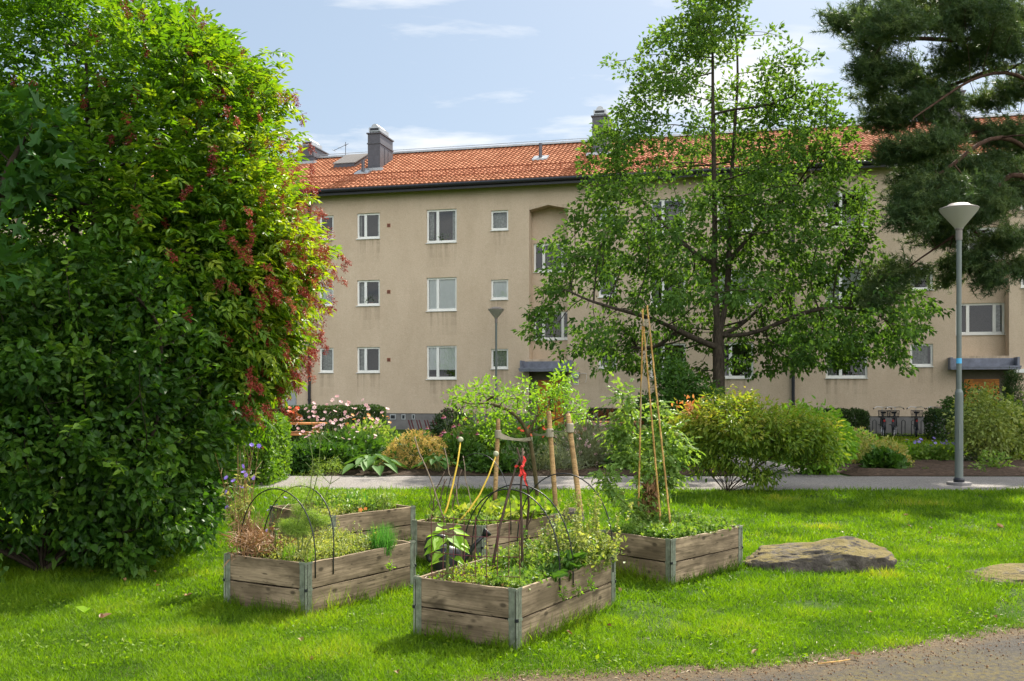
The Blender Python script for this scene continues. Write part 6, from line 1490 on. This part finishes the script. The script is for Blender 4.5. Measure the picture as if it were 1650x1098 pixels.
b1 = bike('leftmost bicycle with a dark basket and red tail light', ((1424-CX)/F*Yb, Yb, 0), -.30, M['black'])
for px, Y, rot, lb in ((1440, 33.9, -.42, 'second bicycle from the left with a dark basket'), (1477, 33.9, -.36, 'third bicycle with pale handlebar standing on its own')):
    c = copy_tree(b1); c.location = ((px-CX)/F*Y, Y, 0); c.rotation_euler = (0, 0, rot); c['label'] = lb
bike('rightmost bicycle with a pale blue frame next to the hedge', ((1506-CX)/F*Yb, Yb, 0), -.45, M['teal'], 'front')
root = thing('bicycle_rack', 'low dark bicycle rack of hoops against the grey plinth', 'bicycle rack', (13.3, 34.75, 0)); g = Geo()
for k in range(6):
    x = 12.55+k*.32; y = 34.55-.04*k; g.tube([(x,y,0),(x,y,.55),(x+.06,y,.60),(x+.12,y,.55),(x+.12,y,0)], .012, 6)
g.tube([(12.4,34.55,.06),(14.4,34.3,.06)], .018, 6); g.build('rails', M['black'], root)
# slanted rack left of the plinth, on the lawn before the house
root = thing('bicycle_rack', 'rusty red bicycle rack with slanting bars before the plinth', 'bicycle rack', ((680-CX)/F*33, 33, 0)); Yr = 33.
g = Geo(); a, b = P(652, 0, Yr), P(712, 0, Yr); g.tube([(a.x, Yr, .10), (b.x, Yr, .10)], .03, 6); g.tube([(a.x, Yr+.45, .06), (b.x, Yr+.45, .06)], .03, 6); g.build('rail', M['rust'], root)
for px in (658, 671, 684, 697):
    for dx in (0, 4.5): p, q = P(px+dx+8, 697, Yr+.1), P(px+dx, 677, Yr); g = Geo(); g.tube([(p.x, p.y, .08), tuple(q)], .022, 6); g.build('bar', M['rust'], root)
# ---------------------------------------------------------------- picnic tables
def picnic(label, loc, rot):
    root = thing('picnic_table', label, 'picnic table', loc, 'orange wooden picnic tables'); x0, y0, _ = loc; ca, sa = math.cos(rot), math.sin(rot)
    def part(name, bxs):
        g = Geo()
        for lo, hi in bxs:
            o = np.array(lo); s = np.array(hi)-o; r_ = lambda v: np.array([v[0]*ca-v[1]*sa, v[0]*sa+v[1]*ca, v[2]]); g.obox(r_(o)+np.array([x0, y0, 0]), r_(np.array([s[0],0,0])), r_(np.array([0,s[1],0])), (0,0,s[2]))
        return g.build(name, M['benchwood'], root)
    part('tabletop', [((-.95,-.36+k*.145,.70),(.95,-.23+k*.145,.74)) for k in range(5)])
    for s in (-1, 1): part('seat', [((-.95,s*.62-.14,.42),(.95,s*.62-.005,.46)), ((-.95,s*.62+.005,.42),(.95,s*.62+.14,.46))])
    for s in (-1, 1): part('leg', [((s*.7-.04,-.33,.0),(s*.7+.04,-.24,.70)), ((s*.7-.04,.24,.0),(s*.7+.04,.33,.70)), ((s*.7-.045,-.72,.34),(s*.7+.045,.72,.42))])
picnic('picnic table half hidden behind the pink anemones', ((468-CX)/F*27.3, 27.3, 0), .03)
picnic('picnic table behind the silvery shrub, mostly hidden', ((978-CX)/F*28.5, 28.5, 0), -.05)
plant('red_pot_flowers', 'red geranium flowers standing on the left picnic table', ((474-CX)/F*27.2, 27.2, .745), .18, .16, .34, 160, .08, .06, L['rudred'], shape='leaf6', stems=5, flowers=[dict(n=6, mat=L['scarlet'], size=.14, z0=.25, z1=.5)])
# ---------------------------------------------------------------- stones
def stone(label, c, r, seed, rot=0, sink=.25, res=64, prof=None, rough=.22, name='boulder'):
    u = np.linspace(0, 2*math.pi, res*2+1)[:-1]; v = np.linspace(-.35*math.pi, .5*math.pi, res); V = []
    for b in v:
        cb, sb = math.cos(b), math.sin(b)
        for a in u:
            d = np.array([math.cos(a)*cb, math.sin(a)*cb, sb]); e = np.sign(d)*np.abs(d)**np.array([.8,.8,.55]); V.append(e)
    V = np.array(V); D3 = V.copy()
    def n3(f, sd): return (fbm(D3[:,0]*f+sd, D3[:,1]*f+D3[:,2]*f*.5, 1, seed+sd, 4)+fbm(D3[:,1]*f-sd, D3[:,2]*f*1.3+D3[:,0]*f*.4, 1, seed+sd+3, 4)+fbm(D3[:,2]*f*1.2+sd, D3[:,0]*f-D3[:,1]*f*.3, 1, seed+sd+6, 4))/3-.5
    pl = np.ones(len(V))           # broken facets
    rs_ = np.random.default_rng(seed)
    for q in range(16):
        pn = rs_.normal(size=3); pn[2] = abs(pn[2])*.8; pn /= np.linalg.norm(pn); dd = V@pn; lim = .85+.12*rs_.random(); pl = np.where(dd*pl > lim, lim/np.maximum(dd, .01), pl)
    V = V*(pl*(1+rough*1.6*n3(1.6, 1)+rough*.8*n3(4.5, 2)+.10*n3(12, 3)))[:, None]*np.array(r)
    if prof is not None: V[:,2] *= np.interp(V[:,0]/r[0], *prof)
    ca, sa = math.cos(rot), math.sin(rot); V = np.stack([V[:,0]*ca-V[:,1]*sa, V[:,0]*sa+V[:,1]*ca, V[:,2]], 1)+np.array(c)
    n = len(u); g = Geo(); g.add([V], [(j*n+i, j*n+(i+1) % n, (j+1)*n+(i+1) % n, (j+1)*n+i) for j in range(res-1) for i in range(n)])
    o = g.build(name, M['rock'], None, (c[0], c[1], 0), smooth=True); tag(o, label, 'boulder' if name == 'boulder' else 'stone')
stone('long mossy boulder in the lawn right of the raised beds', (2.84, 9.28, .0), (.70, .44, .285), 3, -.20, prof=([-1, -.5, .0, .35, 1], [.62, .70, .80, 1.0, 1.0]), rough=.26)
stone('flat mossy boulder cut off by the right edge', (4.80, 8.60, -.03), (.95, .50, .135), 8, -.15, rough=.22)
stone('small grey stone behind the middle raised bed', (.75, 12.35, .03), (.155, .13, .15), 5, .2, res=22, name='stone')
stone('low brown stone showing in the grass at the far right', (4.75, 11.0, -.015), (.13, .08, .035), 11, .1, res=16, name='stone')
# ---------------------------------------------------------------- litter on the ground
def flatleaf(label, px, py, size, name='dead_leaf', leaf=None, z=.03, tilt=.4):
    p = G(px, py); o = thing(name, label, 'leaf', (p.x, p.y, z)); g = Geo(); c = np.array([[p.x, p.y, z]]); a = N.random()*6.28
    g.leaves(c, np.array([[math.cos(a), math.sin(a), tilt]]), np.array([[.1, -.4, 1.]]), size, size*.6, [.8], 'leaf6', .6, .5); g.leaves(c, np.array([[math.cos(a+2), math.sin(a+2), tilt+.3]]), np.array([[-.3, -.4, 1.]]), size*.7, size*.5, [.4], 'leaf6', .6, .4); g.build('blade', leaf or L['deadleaf'], o)
flatleaf('curled pale brown leaf on the shaded grass before the dark shrub', 165, 1003, .065, tilt=.9)
flatleaf('small pale leaf on the grass left of the left raised bed', 303, 966, .05, tilt=.7)
flatleaf('red brown leaf lying on the far right lawn', 1608, 852, .10)
flatleaf('brown leaf lying on the lawn near the path at right', 1462, 835, .09)
flatleaf('large green leaf standing in the shaded grass by the shrub', 140, 995, .09, leaf=L['lime'], tilt=1.2)
flatleaf('curled tan leaf at the edge of the near asphalt', 1382, 1064, .05, tilt=.6)
p, q = G(1318, 1074), G(1370, 1068); o = thing('twig', 'thin tan twig lying along the asphalt edge', 'twig', tuple(p)); g = Geo(); g.tube([p+Vector((0,0,.015)), p.lerp(q,.35)+Vector((0,-.012,.02)), p.lerp(q,.7)+Vector((0,-.008,.018)), q+Vector((0,0,.02))], [.004,.0045,.004,.003], 6); g.build('stick', M['cane'], o)
# grit and pebbles along the edge of the asphalt (uncountable)
n = 2600; x = -1.2+6.2*N.random(n); y = edgeY(x)-np.abs(N.normal(0,.35,n)); k = (y > 4.6); x, y = x[k], y[k]; n = len(x); g = Geo()
s = .003+.006*N.random(n)**3; c = np.stack([x, y, .007+s*.3], 1); oct_ = np.array([(1,0,0),(0,1,0),(-1,0,0),(0,-1,0),(0,0,.8),(0,0,-.5)]); V = c[:,None]+oct_[None]*s[:,None,None]*(.6+.8*N.random((n,6,1)))
g.add(V, [(0,1,4),(1,2,4),(2,3,4),(3,0,4),(1,0,5),(2,1,5),(3,2,5),(0,3,5)], N.random(n)); tag(g.build('gravel', L['deadleaf']), 'loose grit along the asphalt edge', 'gravel', None, 'stuff')
# trees beyond the elder at the far left
def bushtree(label, c, r, n, leaf, L0):
    A = ellipsoid(170, (c[0], c[1], c[2]), r, .4, .5); b = (c[0], c[1], 0); st = trunkline([b, (c[0], c[1], c[2]*.6)], .4)
    clump_tree('garden_tree', label, 'tree', b, A, st, M['shrubbark'], leaf, D=.4, di=3.5, dk=.6, tip=.012, rmax=.16, nleaf=n, spread=.6, L0=L0, W0=L0*.6, shape='leaf4')
bushtree('pale green tree glimpsed through gaps in the elder', (-11.5, 21, 4.2), (4.2, 2.5, 4.0), 60, L['lime'], .17)
